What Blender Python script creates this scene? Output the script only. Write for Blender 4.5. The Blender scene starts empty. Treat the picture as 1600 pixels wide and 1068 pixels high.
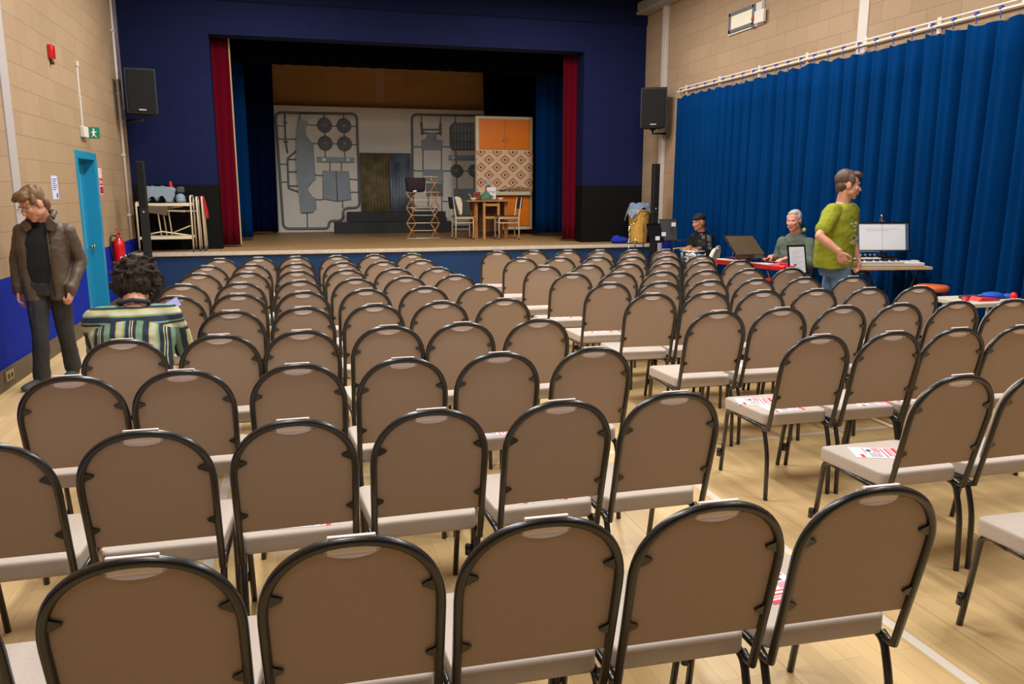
import bpy, bmesh, math, random
from mathutils import Vector, Matrix, noise
PI = math.pi
V = Vector
scn = bpy.context.scene
col = scn.collection
random.seed(7)

# ------------------------------------------------------------ materials
def lin(c):
    r = []
    for v in c[:3]:
        v = v / 255.0
        r.append(v / 12.92 if v <= 0.04045 else ((v + 0.055) / 1.055) ** 2.4)
    return (r[0], r[1], r[2], 1)
MATS = {}
def M(name, c, rough=.6, metal=0., var=None, bump=None, coat=0., emit=None, spec=None):
    """var=(scale, amount) colour mottling, bump=(scale, strength)"""
    if name in MATS: return MATS[name]
    m = bpy.data.materials.new(name); m.use_nodes = True
    nt = m.node_tree; b = nt.nodes['Principled BSDF']
    c = lin(c)
    b.inputs['Base Color'].default_value = c
    b.inputs['Roughness'].default_value = rough
    b.inputs['Metallic'].default_value = metal
    if spec is not None: b.inputs['Specular IOR Level'].default_value = spec
    if coat: b.inputs['Coat Weight'].default_value = coat
    tc = nt.nodes.new('ShaderNodeTexCoord')
    if var:
        n = nt.nodes.new('ShaderNodeTexNoise'); n.inputs['Scale'].default_value = var[0]; n.inputs['Detail'].default_value = 5
        nt.links.new(tc.outputs['Object'], n.inputs['Vector'])
        r = nt.nodes.new('ShaderNodeValToRGB')
        a = var[1]
        r.color_ramp.elements[0].position = .3; r.color_ramp.elements[1].position = .7
        r.color_ramp.elements[0].color = (c[0]*(1-a), c[1]*(1-a), c[2]*(1-a), 1)
        r.color_ramp.elements[1].color = (min(1,c[0]*(1+a)), min(1,c[1]*(1+a)), min(1,c[2]*(1+a)), 1)
        nt.links.new(n.outputs['Fac'], r.inputs['Fac']); nt.links.new(r.outputs['Color'], b.inputs['Base Color'])
    if bump:
        n = nt.nodes.new('ShaderNodeTexNoise'); n.inputs['Scale'].default_value = bump[0]; n.inputs['Detail'].default_value = 3
        nt.links.new(tc.outputs['Object'], n.inputs['Vector'])
        bp = nt.nodes.new('ShaderNodeBump'); bp.inputs['Strength'].default_value = bump[1]; bp.inputs['Distance'].default_value = .004
        nt.links.new(n.outputs['Fac'], bp.inputs['Height']); nt.links.new(bp.outputs['Normal'], b.inputs['Normal'])
    if emit:
        b.inputs['Emission Color'].default_value = lin(emit[0]); b.inputs['Emission Strength'].default_value = emit[1]
    MATS[name] = m
    return m

def nodes_of(m):
    return m.node_tree, m.node_tree.nodes['Principled BSDF']
def mathn(nt, op, a, b=None, c=None):
    n = nt.nodes.new('ShaderNodeMath'); n.operation = op
    for i, v in enumerate((a, b, c)):
        if v is None: continue
        if isinstance(v, (int, float)): n.inputs[i].default_value = v
        else: nt.links.new(v, n.inputs[i])
    return n.outputs[0]
def mixn(nt, f, a, b):
    n = nt.nodes.new('ShaderNodeMix'); n.data_type = 'RGBA'
    for k, v in ((0, f), (6, a), (7, b)):
        if isinstance(v, (int, float)): n.inputs[k].default_value = v
        elif isinstance(v, tuple): n.inputs[k].default_value = v
        else: nt.links.new(v, n.inputs[k])
    return n.outputs[2]

def block_wall(name, uax, paint, low=None, lowz=0, w=.45, h=.22, soft=1.0, mort=.78):
    """painted concrete blocks, u along axis uax, v = z; another paint colour under lowz"""
    m = bpy.data.materials.new(name); m.use_nodes = True
    nt, b = nodes_of(m); b.inputs['Roughness'].default_value = .75; b.inputs['Specular IOR Level'].default_value = .12
    tc = nt.nodes.new('ShaderNodeTexCoord'); sx = nt.nodes.new('ShaderNodeSeparateXYZ')
    nt.links.new(tc.outputs['Object'], sx.inputs[0])
    u = sx.outputs[uax]; z = sx.outputs['Z']
    cb = nt.nodes.new('ShaderNodeCombineXYZ'); nt.links.new(u, cb.inputs[0]); nt.links.new(z, cb.inputs[1])
    br = nt.nodes.new('ShaderNodeTexBrick'); nt.links.new(cb.outputs[0], br.inputs['Vector'])
    br.inputs['Scale'].default_value = 1; br.inputs['Brick Width'].default_value = w; br.inputs['Row Height'].default_value = h
    br.inputs['Mortar Size'].default_value = .004; br.inputs['Mortar Smooth'].default_value = .4; br.inputs['Bias'].default_value = 0
    c = lin(paint)
    k = .10 * soft
    br.inputs['Color1'].default_value = (c[0]*(1-k*.5), c[1]*(1-k*.6), c[2]*(1-k*.8), 1)
    br.inputs['Color2'].default_value = (c[0]*(1+k*.4), c[1]*(1+k*.4), c[2]*(1+k*.4), 1)
    br.inputs['Mortar'].default_value = (c[0]*mort, c[1]*mort*.97, c[2]*mort*.93, 1)
    n = nt.nodes.new('ShaderNodeTexNoise'); n.inputs['Scale'].default_value = 1.6; n.inputs['Detail'].default_value = 6
    nt.links.new(tc.outputs['Object'], n.inputs['Vector'])
    f = mathn(nt, 'MULTIPLY', mathn(nt, 'SUBTRACT', n.outputs['Fac'], .45), .5)
    f.node.use_clamp = True
    out = mixn(nt, f, br.outputs['Color'], (c[0]*.6, c[1]*.55, c[2]*.5, 1))
    if low:
        g = mathn(nt, 'LESS_THAN', z, lowz)
        l = lin(low)
        out = mixn(nt, g, out, l)
    nt.links.new(out, b.inputs['Base Color'])
    n2 = nt.nodes.new('ShaderNodeTexNoise'); n2.inputs['Scale'].default_value = 60
    nt.links.new(tc.outputs['Object'], n2.inputs['Vector'])
    hgt = mathn(nt, 'SUBTRACT', mathn(nt, 'MULTIPLY', n2.outputs['Fac'], .25), br.outputs['Fac'])
    bp = nt.nodes.new('ShaderNodeBump'); bp.inputs['Strength'].default_value = .5; bp.inputs['Distance'].default_value = .006
    nt.links.new(hgt, bp.inputs['Height']); nt.links.new(bp.outputs['Normal'], b.inputs['Normal'])
    return m

def board_floor(name, base, bw=.072, bl=1.1, rough=.35, spread=.16, rot=False, lines=False, mortar=.55, coat=.0):
    m = bpy.data.materials.new(name); m.use_nodes = True
    nt, b = nodes_of(m); b.inputs['Roughness'].default_value = rough
    if coat: b.inputs['Coat Weight'].default_value = coat; b.inputs['Coat Roughness'].default_value = .25
    tc = nt.nodes.new('ShaderNodeTexCoord'); sx = nt.nodes.new('ShaderNodeSeparateXYZ')
    nt.links.new(tc.outputs['Object'], sx.inputs[0])
    cb = nt.nodes.new('ShaderNodeCombineXYZ')
    nt.links.new(sx.outputs['X' if rot else 'Y'], cb.inputs[0]); nt.links.new(sx.outputs['Y' if rot else 'X'], cb.inputs[1])
    br = nt.nodes.new('ShaderNodeTexBrick'); nt.links.new(cb.outputs[0], br.inputs['Vector'])
    br.inputs['Scale'].default_value = 1; br.inputs['Brick Width'].default_value = bl; br.inputs['Row Height'].default_value = bw
    br.inputs['Mortar Size'].default_value = .0012; br.inputs['Bias'].default_value = 0; br.offset_frequency = 3; br.offset = .37
    c = lin(base)
    br.inputs['Color1'].default_value = (c[0]*(1-spread), c[1]*(1-spread*1.2), c[2]*(1-spread*1.5), 1)
    br.inputs['Color2'].default_value = (min(1,c[0]*(1+spread)), min(1,c[1]*(1+spread)), c[2]*(1+spread), 1)
    br.inputs['Mortar'].default_value = (c[0]*mortar, c[1]*mortar, c[2]*mortar*.8, 1)
    n = nt.nodes.new('ShaderNodeTexNoise'); n.inputs['Scale'].default_value = 3; n.inputs['Detail'].default_value = 6
    mp = nt.nodes.new('ShaderNodeMapping'); nt.links.new(tc.outputs['Object'], mp.inputs[0])
    mp.inputs['Scale'].default_value = (1, 12, 1) if rot else (12, 1, 1)
    nt.links.new(mp.outputs[0], n.inputs['Vector'])
    f = mathn(nt, 'MULTIPLY', n.outputs['Fac'], .35)
    out = mixn(nt, f, br.outputs['Color'], (c[0]*.78, c[1]*.7, c[2]*.55, 1))
    if not rot:   # wide seams between sprung floor panels
        s = mathn(nt, 'ABSOLUTE', mathn(nt, 'SUBTRACT', mathn(nt, 'FRACT', mathn(nt, 'DIVIDE', sx.outputs['X'], .79)), .06))
        g = mathn(nt, 'MULTIPLY', mathn(nt, 'LESS_THAN', s, .0045), .45)
        out = mixn(nt, g, out, (c[0]*.35, c[1]*.3, c[2]*.25, 1))
    if lines:
        X, Y = sx.outputs['X'], sx.outputs['Y']
        def near(v, c0, w): return mathn(nt, 'LESS_THAN', mathn(nt, 'ABSOLUTE', mathn(nt, 'SUBTRACT', v, c0)), w/2)
        a = near(X, 2.20, .045); a = mathn(nt, 'MULTIPLY', a, mathn(nt, 'LESS_THAN', Y, 4.62))
        b2 = mathn(nt, 'MULTIPLY', near(Y, 4.60, .045), mathn(nt, 'GREATER_THAN', X, -.46))
        d = mathn(nt, 'MULTIPLY', near(X, -.45, .045), mathn(nt, 'GREATER_THAN', Y, 3.2))
        g = mathn(nt, 'MAXIMUM', a, mathn(nt, 'MAXIMUM', b2, d))
        out = mixn(nt, mathn(nt, 'MULTIPLY', g, .85), out, lin((228, 222, 212)))
    nt.links.new(out, b.inputs['Base Color'])
    bp = nt.nodes.new('ShaderNodeBump'); bp.inputs['Strength'].default_value = .25; bp.inputs['Distance'].default_value = .001
    nt.links.new(mathn(nt, 'SUBTRACT', 1, br.outputs['Fac']), bp.inputs['Height']); nt.links.new(bp.outputs['Normal'], b.inputs['Normal'])
    return m

# ------------------------------------------------------------ mesh builder
def frame_axes(d):
    d = V(d).normalized()
    up = V((0, 0, 1)) if abs(d.z) < .95 else V((0, 1, 0))
    a = d.cross(up).normalized(); b = a.cross(d).normalized()
    return a, b
def round_path(pts, r=.03, n=4):
    """rounds the inner corners of a polyline"""
    pts = [V(p) for p in pts]; out = [pts[0]]
    for i in range(1, len(pts)-1):
        p, a, b = pts[i], pts[i-1], pts[i+1]
        da, db = (a-p), (b-p)
        q = min(r, da.length*.49, db.length*.49)
        A = p + da.normalized()*q; Bp = p + db.normalized()*q
        for k in range(n+1):
            t = k/n
            out.append(A*(1-t)**2 + p*2*t*(1-t) + Bp*t*t)
    out.append(pts[-1])
    return out
class B:
    def __init__(s): s.bm = bmesh.new()
    def box(s, x0, x1, y0, y1, z0, z1, mi=0, bev=0, seg=2, mat=None):
        vs = [s.bm.verts.new((x, y, z)) for x in (x0, x1) for y in (y0, y1) for z in (z0, z1)]
        if mat is not None:
            for v in vs: v.co = mat @ v.co
        q = [(0,1,3,2),(4,6,7,5),(0,4,5,1),(2,3,7,6),(0,2,6,4),(1,5,7,3)]
        fs = []
        for f in q:
            fc = s.bm.faces.new([vs[i] for i in f]); fc.material_index = mi; fs.append(fc)
        if bev:
            es = list({e for f in fs for e in f.edges})
            r = bmesh.ops.bevel(s.bm, geom=es, offset=bev, segments=seg, affect='EDGES', profile=.6)
            for f in r['faces']: f.material_index = mi; f.smooth = True
        return s
    def tube(s, pts, r, seg=8, mi=0, closed=False, flat=None):
        """r number or list; flat=(k) scales the section along the second axis"""
        pts = [V(p) for p in pts]; n = len(pts); rings = []
        rr = r if isinstance(r, (list, tuple)) else [r]*n
        pa = None
        for i, p in enumerate(pts):
            if closed: d = pts[(i+1) % n] - pts[i-1]
            elif i == 0: d = pts[1]-p
            elif i == n-1: d = p-pts[i-1]
            else: d = (pts[i+1]-p).normalized() + (p-pts[i-1]).normalized()
            d = d.normalized()
            if pa is None: a, b = frame_axes(d)
            else:
                a = (pa - d*pa.dot(d)).normalized(); b = a.cross(d).normalized()
            pa = a
            k = flat if flat else 1
            rings.append([s.bm.verts.new(p + a*rr[i]*math.cos(2*PI*j/seg) + b*rr[i]*k*math.sin(2*PI*j/seg)) for j in range(seg)])
        m = n if closed else n-1
        for i in range(m):
            A, C = rings[i], rings[(i+1) % n]
            for j in range(seg):
                f = s.bm.faces.new((A[j], A[(j+1) % seg], C[(j+1) % seg], C[j])); f.smooth = True; f.material_index = mi
        if not closed:
            f = s.bm.faces.new(rings[0][::-1]); f.material_index = mi
            f = s.bm.faces.new(rings[-1]); f.material_index = mi
        return s
    def prism(s, pts, y0, y1, mi=0, fn=None, bev=0, seg=2, smooth=False):
        """outline pts (x,z) extruded from y0 to y1; fn maps (x,y,z) to the final point"""
        fn = fn or (lambda x, y, z: V((x, y, z)))
        A = [s.bm.verts.new(fn(x, y0, z)) for x, z in pts]; C = [s.bm.verts.new(fn(x, y1, z)) for x, z in pts]
        n = len(pts); fs = []
        fs.append(s.bm.faces.new(A)); fs.append(s.bm.faces.new(C[::-1]))
        for i in range(n):
            f = s.bm.faces.new((A[i], C[i], C[(i+1) % n], A[(i+1) % n])); f.smooth = smooth; fs.append(f)
        for f in fs: f.material_index = mi
        if bev:
            es = list(fs[0].edges) + list(fs[1].edges)
            r = bmesh.ops.bevel(s.bm, geom=es, offset=bev, segments=seg, affect='EDGES', profile=.6)
            for f in r['faces']: f.material_index = mi; f.smooth = True
        return s
    def ell(s, c, rad, rot=None, mi=0, u=16, v=10):
        M4 = Matrix.Translation(V(c)) @ (rot.to_4x4() if rot is not None else Matrix.Identity(4)) @ Matrix.Diagonal((rad[0], rad[1], rad[2], 1))
        nv = s.bm.verts.new; nf = s.bm.faces.new; rows = []
        for i in range(1, v):
            ph = PI*i/v; z = math.cos(ph); q = math.sin(ph)
            rows.append([nv(M4 @ V((q*math.cos(2*PI*j/u), q*math.sin(2*PI*j/u), z))) for j in range(u)])
        top = nv(M4 @ V((0, 0, 1))); bot = nv(M4 @ V((0, 0, -1))); fs = []
        for j in range(u):
            k = (j+1) % u
            fs.append(nf((top, rows[0][j], rows[0][k]))); fs.append(nf((bot, rows[-1][k], rows[-1][j])))
            for i in range(v-2): fs.append(nf((rows[i][j], rows[i+1][j], rows[i+1][k], rows[i][k])))
        for f in fs: f.smooth = True; f.material_index = mi
        return s
    def cap(s, p1, r1, p2, r2, seg=12):
        p1, p2 = V(p1), V(p2); d = (p2-p1)
        if d.length < 1e-5: return s.ell(p1, (r1,)*3)
        s.tube([p1, p2], [r1, r2], seg=seg)
        s.ell(p1, (r1,)*3, u=seg, v=8); s.ell(p2, (r2,)*3, u=seg, v=8)
        return s
    def limb(s, pts, rads):
        for i in range(len(pts)-1): s.cap(pts[i], rads[i], pts[i+1], rads[i+1])
        return s
    def loft(s, rings, seg=24, mi=0, p=2.0):
        """rings: (centre, axisA, axisB, a, b)"""
        R = []
        for c, A, Bx, a, b in rings:
            ring = []
            for j in range(seg):
                t = 2*PI*j/seg; ct, st = math.cos(t), math.sin(t)
                x = math.copysign(abs(ct)**(2/p), ct)*a; y = math.copysign(abs(st)**(2/p), st)*b
                ring.append(s.bm.verts.new(V(c) + V(A)*x + V(Bx)*y))
            R.append(ring)
        for i in range(len(R)-1):
            for j in range(seg):
                f = s.bm.faces.new((R[i][j], R[i][(j+1) % seg], R[i+1][(j+1) % seg], R[i+1][j])); f.smooth = True; f.material_index = mi
        s.bm.faces.new(R[0][::-1]).material_index = mi; s.bm.faces.new(R[-1]).material_index = mi
        return s
    def lathe(s, prof, c=(0, 0, 0), seg=20, mi=0, rot=None):
        R = []
        for r, z in prof:
            R.append([s.bm.verts.new(V(c) + ((rot @ V((r*math.cos(2*PI*j/seg), r*math.sin(2*PI*j/seg), z))) if rot is not None else V((r*math.cos(2*PI*j/seg), r*math.sin(2*PI*j/seg), z)))) for j in range(seg)])
        for i in range(len(R)-1):
            for j in range(seg):
                f = s.bm.faces.new((R[i][j], R[i][(j+1) % seg], R[i+1][(j+1) % seg], R[i+1][j])); f.smooth = True; f.material_index = mi
        s.bm.faces.new(R[0][::-1]).material_index = mi; s.bm.faces.new(R[-1]).material_index = mi
        return s
    def quad(s, a, b, c, d, mi=0):
        f = s.bm.faces.new([s.bm.verts.new(V(p)) for p in (a, b, c, d)]); f.material_index = mi; return s
    def obj(s, name, mats, parent=None, kind=None, label=None, norm=True):
        if norm: bmesh.ops.recalc_face_normals(s.bm, faces=s.bm.faces)
        me = bpy.data.meshes.new(name); s.bm.to_mesh(me); s.bm.free()
        return link_mesh(name, me, mats, parent, kind, label)
def origin_of(p):
    o = V((0, 0, 0))
    while p is not None: o = o + p.location; p = p.parent
    return o
def link_mesh(name, me, mats, parent=None, kind=None, label=None):
    if not isinstance(mats, (list, tuple)): mats = [mats]
    me.materials.clear()
    for m in mats: me.materials.append(m)
    o = bpy.data.objects.new(name, me); col.objects.link(o)
    if parent is not None:
        me.transform(Matrix.Translation(-origin_of(parent))); o.parent = parent
    if kind: o['kind'] = kind
    if label: o['label'] = label
    return o
def tag(o, label, cat, group=None):
    o['label'] = label; o['category'] = cat
    if group: o['group'] = group
    return o
def thing(name, label, cat, loc, group=None):
    o = bpy.data.objects.new(name, None); col.objects.link(o); o.location = loc; o.empty_display_size = .1
    return tag(o, label, cat, group)
def struct(name, b, mats, parent=None):
    return b.obj(name, mats, parent, kind='structure')
def copy_tree(o, parent=None):
    c = o.copy(); col.objects.link(c)
    if parent is not None: c.parent = parent
    for ch in list(o.children): copy_tree(ch, c)
    return c
def solidify(o, t=.004):
    m = o.modifiers.new('thick', 'SOLIDIFY'); m.thickness = t; m.offset = 0
    return o
def text_obj(name, txt, size, loc, rot, mat, parent=None, ext=.001):
    cu = bpy.data.curves.new(name, 'FONT'); cu.body = txt; cu.size = size; cu.extrude = ext; cu.align_x = 'CENTER'; cu.align_y = 'CENTER'
    t = bpy.data.objects.new(name, cu); col.objects.link(t)
    dg = bpy.context.evaluated_depsgraph_get()
    me = bpy.data.meshes.new_from_object(t.evaluated_get(dg))
    bpy.data.objects.remove(t)
    me.transform(Matrix.LocRotScale(V(loc), rot, None))
    return link_mesh(name, me, mat, parent)

# ------------------------------------------------------------ shared materials
WOOD = M('pale_wood', (196, 150, 92), .5, var=(9, .15))
PINE = M('pine', (190, 128, 62), .5, var=(14, .18))
BLACKM = M('black_metal', (14, 14, 13), .32, coat=.6)
CHROME = M('chrome', (205, 208, 212), .18, 1.)
WHITEP = M('white_plastic', (215, 208, 196), .45)
CREAMM = M('cream_metal', (226, 216, 188), .4)
BLACKPL = M('black_plastic', (18, 18, 19), .5)
PAPER = M('paper', (236, 236, 238), .8)
REDPL = M('red_gloss', (200, 14, 18), .3, coat=.4)
GREYT = M('grey_paint', (168, 160, 150), .6)

# ------------------------------------------------------------ people
def fuse(name, b, mats, parent, voxel=.006, smooth=4, post=None, kind=None):
    """merge overlapping volumes into one continuous skin"""
    me = bpy.data.meshes.new('tmp'); b.bm.to_mesh(me); b.bm.free()
    o = bpy.data.objects.new('tmp', me); col.objects.link(o)
    r = o.modifiers.new('r', 'REMESH'); r.mode = 'VOXEL'; r.voxel_size = voxel; r.use_smooth_shade = True
    s = o.modifiers.new('s', 'SMOOTH'); s.factor = .5; s.iterations = smooth
    dg = bpy.context.evaluated_depsgraph_get()
    m2 = bpy.data.meshes.new_from_object(o.evaluated_get(dg)); bpy.data.objects.remove(o)
    m2.name = name
    if not isinstance(mats, (list, tuple)): mats = [mats]
    q = link_mesh(name, m2, mats, None)
    if post: post(m2)
    for p in m2.polygons: p.use_smooth = True
    if parent is not None:
        m2.transform(Matrix.Translation(-origin_of(parent))); q.parent = parent
    return q
def wrinkle(amp, sc=(14, 14, 5), seed=0):
    def f(me):
        me.update(); ns = [v.normal.copy() for v in me.vertices]
        for v, n in zip(me.vertices, ns):
            p = V((v.co.x*sc[0]+seed, v.co.y*sc[1], v.co.z*sc[2]))
            k = noise.noise(p) + .5*noise.noise(p*2.3)
            v.co += n*k*amp
    return f
def basis(f, tilt_up=None):
    f = V(f).normalized(); u = V(tilt_up or (0, 0, 1)); r = f.cross(u).normalized(); u = r.cross(f).normalized()
    return r, f, u
SKIN = M('skin', (206, 146, 118), .55, var=(9, .06)); LIP = M('lips', (170, 92, 84), .5)
EYEW = M('eye_white', (220, 214, 206), .3); EYED = M('eye_dark', (40, 30, 26), .3)
class Head:
    def __init__(s, c, f, up=(0, 0, 1), k=1.0):
        s.c = V(c); s.r, s.f, s.u = basis(f, up); s.k = k
        s.R = Matrix((s.r, s.f, s.u)).transposed()
    def P(s, x, y, z): return s.c + (s.r*x + s.f*y + s.u*z)*s.k
    def loc(s, p):
        d = (V(p)-s.c)/s.k; return V((d.dot(s.r), d.dot(s.f), d.dot(s.u)))
    def ell(s, b, c, rad): b.ell(s.P(*c), [q*s.k for q in rad], rot=s.R, u=20, v=14)
    def build(s, b, neck):
        s.ell(b, (0, -.018, .035), (.074, .094, .084)); s.ell(b, (0, .022, -.02), (.063, .068, .088))
        s.ell(b, (0, .034, -.078), (.047, .046, .034)); s.ell(b, (0, .062, -.098), (.022, .02, .018))
        b.cap(s.P(0, .084, .006), .007*s.k, s.P(0, .1, -.030), .0115*s.k)
        for x in (-1, 1):
            s.ell(b, (.0125*x, .09, -.034), (.008, .011, .008)); s.ell(b, (.034*x, .062, -.022), (.024, .024, .024))
            s.ell(b, (.024*x, .078, .024), (.022, .012, .009)); s.ell(b, (.076*x, -.008, -.008), (.011, .022, .034)); s.ell(b, (.050*x, .015, -.062), (.018, .035, .026))
        s.ell(b, (0, .086, -.056), (.024, .012, .0065)); s.ell(b, (0, .085, -.067), (.021, .012, .0065))
        b.cap(s.P(0, -.015, -.06), .056*s.k, neck, .060*s.k)
    def post(s, brow):
        """sinks the eye sockets and colours eyes, brows and lips (material slots 1-4)"""
        def f(me):
            for v in me.vertices:
                q = s.loc(v.co)
                if q.y < .03 or abs(q.x) > .07 or q.z < -.12 or q.z > .06: continue
                for x in (-.031, .031):
                    d = ((q.x-x)/.019)**2 + ((q.z-.004)/.011)**2
                    v.co -= s.f*(.0085*math.exp(-d))*s.k
                d = (q.x/.022)**2 + ((q.z+.0615)/.0022)**2
                v.co -= s.f*(.004*math.exp(-d))*s.k
            for p in me.polygons:
                q = s.loc(p.center)
                if q.y < .045: continue
                x = abs(q.x)
                if ((x-.031)/.012)**2 + ((q.z-.003)/.0038)**2 < 1: p.material_index = 2 if ((x-.031)/.0075)**2 + ((q.z-.003)/.006)**2 < 1 else 1
                elif ((x-.032)/.021)**2 + ((q.z-.0235-.05*(.02-abs(x-.03))*0)/.0042)**2 < 1: p.material_index = 3
                elif (q.x/.0235)**2 + ((q.z+.0615)/.0085)**2 < 1: p.material_index = 4
        return f
def hand(b, wrist, d, pn, side, curl=.5, k=1.0, thumb=1.0):
    """wrist point, pointing direction, palm normal, side=+1 when the thumb lies along d x pn"""
    d = V(d).normalized(); pn = V(pn); pn = (pn - d*pn.dot(d)).normalized(); a = d.cross(pn).normalized()*side
    w = V(wrist); R = Matrix((a, d, pn)).transposed()
    b.cap(w - d*.02, .024*k, w + d*.02, .026*k)
    b.ell(w + d*.048*k, (.040*k, .050*k, .016*k), rot=R); b.ell(w + d*.065*k, (.041*k, .03*k, .0145*k), rot=R)
    for i, (off, L) in enumerate(((.031, .072), (.0105, .080), (-.0105, .074), (-.031, .058))):
        p = w + d*(.086-.004*abs(i-1))*k + a*off*k; ang = 0; pts = [p]; rad = [.0092*k]
        for j, (fr, c) in enumerate(((.42, .55), (.32, .85), (.26, .6))):
            ang += curl*c*(1+.12*i); q = (d*math.cos(ang) + pn*math.sin(ang) + a*off*1.2).normalized()
            p = p + q*L*fr*k; pts.append(p); rad.append((.0086, .0079, .0070)[j]*k)
        b.limb(pts, rad)
    p0 = w + d*.022*k + a*.026*k; p1 = p0 + (a*.9 + d*.75 + pn*.25*thumb).normalized()*.036*k
    p2 = p1 + (a*.35 + d*.95 + pn*.45*thumb).normalized()*.030*k; p3 = p2 + (d*.9 + pn*.6*thumb - a*.05).normalized()*.024*k
    b.limb([p0, p1, p2, p3], [.014*k, .0115*k, .0098*k, .0085*k])
def torso(b, slices, seg=28, p=2.4): b.loft([(c, r, f, w, d) for c, r, f, w, d in slices], seg=seg, p=p)
def shoe(b, heel, toe, k=1.0):
    heel, toe = V(heel), V(toe); d = (toe-heel).normalized()
    b.cap(heel + V((0, 0, .042)), .040*k, heel + d*.08 + V((0, 0, .045)), .042*k)
    b.cap(heel + d*.06 + V((0, 0, .045)), .044*k, toe - d*.05 + V((0, 0, .034)), .034*k)
    b.ell(toe - d*.04 + V((0, 0, .03)), (.045*k, .045*k, .028*k))
def body(root, H, neck, sh, el, wr, hip, kn, an, spine, hands, brow, r, k=1.0, vox=.0045, skin=None, bulk=1.0):
    """whole figure as one continuous skin"""
    b = B(); H.build(b, neck)
    b.limb([neck]+list(spine), [.06*k]+[.095*k*bulk]*len(spine))
    for i in (0, 1):
        b.limb([V(neck)-V((0, 0, .05)), sh[i]], [.06*k, .052*k]); b.limb([sh[i], el[i]], [.046*k, .037*k]); b.limb([el[i], (V(el[i])*.6+V(wr[i])*.4), wr[i]], [.036*k, .038*k, .0245*k])
        hand(b, wr[i], *hands[i])
        b.limb([spine[-1], hip[i]], [.09*k, .08*k]); b.limb([hip[i], kn[i]], [.075*k, .05*k]); b.limb([kn[i], V(kn[i])*.6+V(an[i])*.4, an[i]], [.049*k, .05*k, .034*k])
        b.cap(an[i], .034*k, V(an[i])+V((0, 0, -.03)), .034*k)
    return fuse('body', b, [skin or SKIN, EYEW, EYED, brow, LIP], root, voxel=vox, smooth=2, post=H.post(brow))
def trousers(root, mat, hip, kn, an, pel, r, f, w=.165, d=.12, thigh=.092, knee=.068, cuff=.072, name='trousers', wr=.006, up=.10, seed=1):
    b = B(); pel = V(pel); r = V(r); f = V(f)
    torso(b, [(pel+V((0, 0, -.10)), r, f, w*.8, d*.9), (pel, r, f, w, d), (pel+V((0, 0, up)), r, f, w*.9, d*.92)])
    for i in (0, 1):
        b.limb([hip[i], V(hip[i])*.5+V(kn[i])*.5, kn[i]], [thigh, thigh*.92, knee]); b.limb([kn[i], V(kn[i])*.5+V(an[i])*.5, V(an[i])+V((0, 0, -.01))], [knee, knee*.98, cuff])
    return fuse(name, b, mat, root, voxel=.008, smooth=3, post=wrinkle(wr, (16, 16, 9), seed))

# --- man in the brown jacket, walking along the left wall
BROWNH = M('hair_brown', (112, 84, 54), .6, var=(60, .3)); 
t = thing('person', 'man in a brown leather jacket over black, walking by the left wall looking down', 'person', (-2.07, 7.6, 0))
r_, f_, u_ = basis((.10, -1, 0)); r_ = V((-1, -.1, 0)).normalized()     # his right is image left
H = Head((-2.075, 7.49, 1.572), (-.60, -.66, -.50), (-.12, 0, 1), 1.13)
neck = (-2.045, 7.60, 1.42)
sh = [(-2.225, 7.62, 1.345), (-1.865, 7.62, 1.345)]; el = [(-2.300, 7.68, 1.08), (-1.800, 7.68, 1.08)]; wr = [(-2.285, 7.60, .845), (-1.865, 7.52, .835)]
hip = [(-2.15, 7.61, .86), (-1.98, 7.62, .86)]; kn = [(-2.135, 7.52, .46), (-1.985, 7.70, .46)]; an = [(-2.17, 7.56, .10), (-1.995, 7.86, .12)]
spine = [(-2.05, 7.61, 1.25), (-2.06, 7.61, 1.05), (-2.065, 7.61, .92)]
body(t, H, neck, sh, el, wr, hip, kn, an, spine, [((-.02, -.25, -1), (1, .1, -.1), -1, .5), ((-.12, -.35, -.9), (-1, .3, .1), 1, 1.25)], BROWNH, r_)
b = B()
H.ell(b, (0, -.03, .05), (.082, .092, .083)); H.ell(b, (0, .035, .095), (.066, .055, .032)); H.ell(b, (.045, .05, .078), (.035, .04, .026)); H.ell(b, (-.04, .055, .075), (.04, .038, .022)); H.ell(b, (0, -.06, -.02), (.074, .055, .07))
for x in (-1, 1): H.ell(b, (.066*x, .012, .035), (.02, .03, .04))
def hairpost(amp, sc=30):
    def f(me):
        me.update(); ns = [v.normal.copy() for v in me.vertices]
        for v, n in zip(me.vertices, ns): v.co += n*amp*noise.noise(V((v.co.x*sc, v.co.y*sc, v.co.z*sc*.35)))
    return f
fuse('hair', b, BROWNH, t, .005, 2, hairpost(.010))
trousers(t, M('dark_jeans', (46, 48, 50), .8, var=(5, .2)), hip, kn, an, (-2.065, 7.61, .90), r_, (0, -1, 0))
b = B(); torso(b, [((-2.065, 7.60, .88), r_, V((0, 1, 0)), .145, .105), ((-2.06, 7.59, 1.05), r_, V((0, 1, 0)), .15, .115), ((-2.05, 7.595, 1.25), r_, V((0, 1, 0)), .16, .115), ((-2.045, 7.60, 1.37), r_, V((0, 1, 0)), .13, .09)])
b.cap((-2.045, 7.60, 1.37), .08, (-2.050, 7.58, 1.485), .068)
fuse('jumper', b, M('jumper_black', (22, 23, 26), .9), t, .007, 3, wrinkle(.003, seed=3))
JK = M('jacket_brown', (84, 70, 54), .5, var=(6, .18), bump=(30, .25))
b = B()
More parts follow.
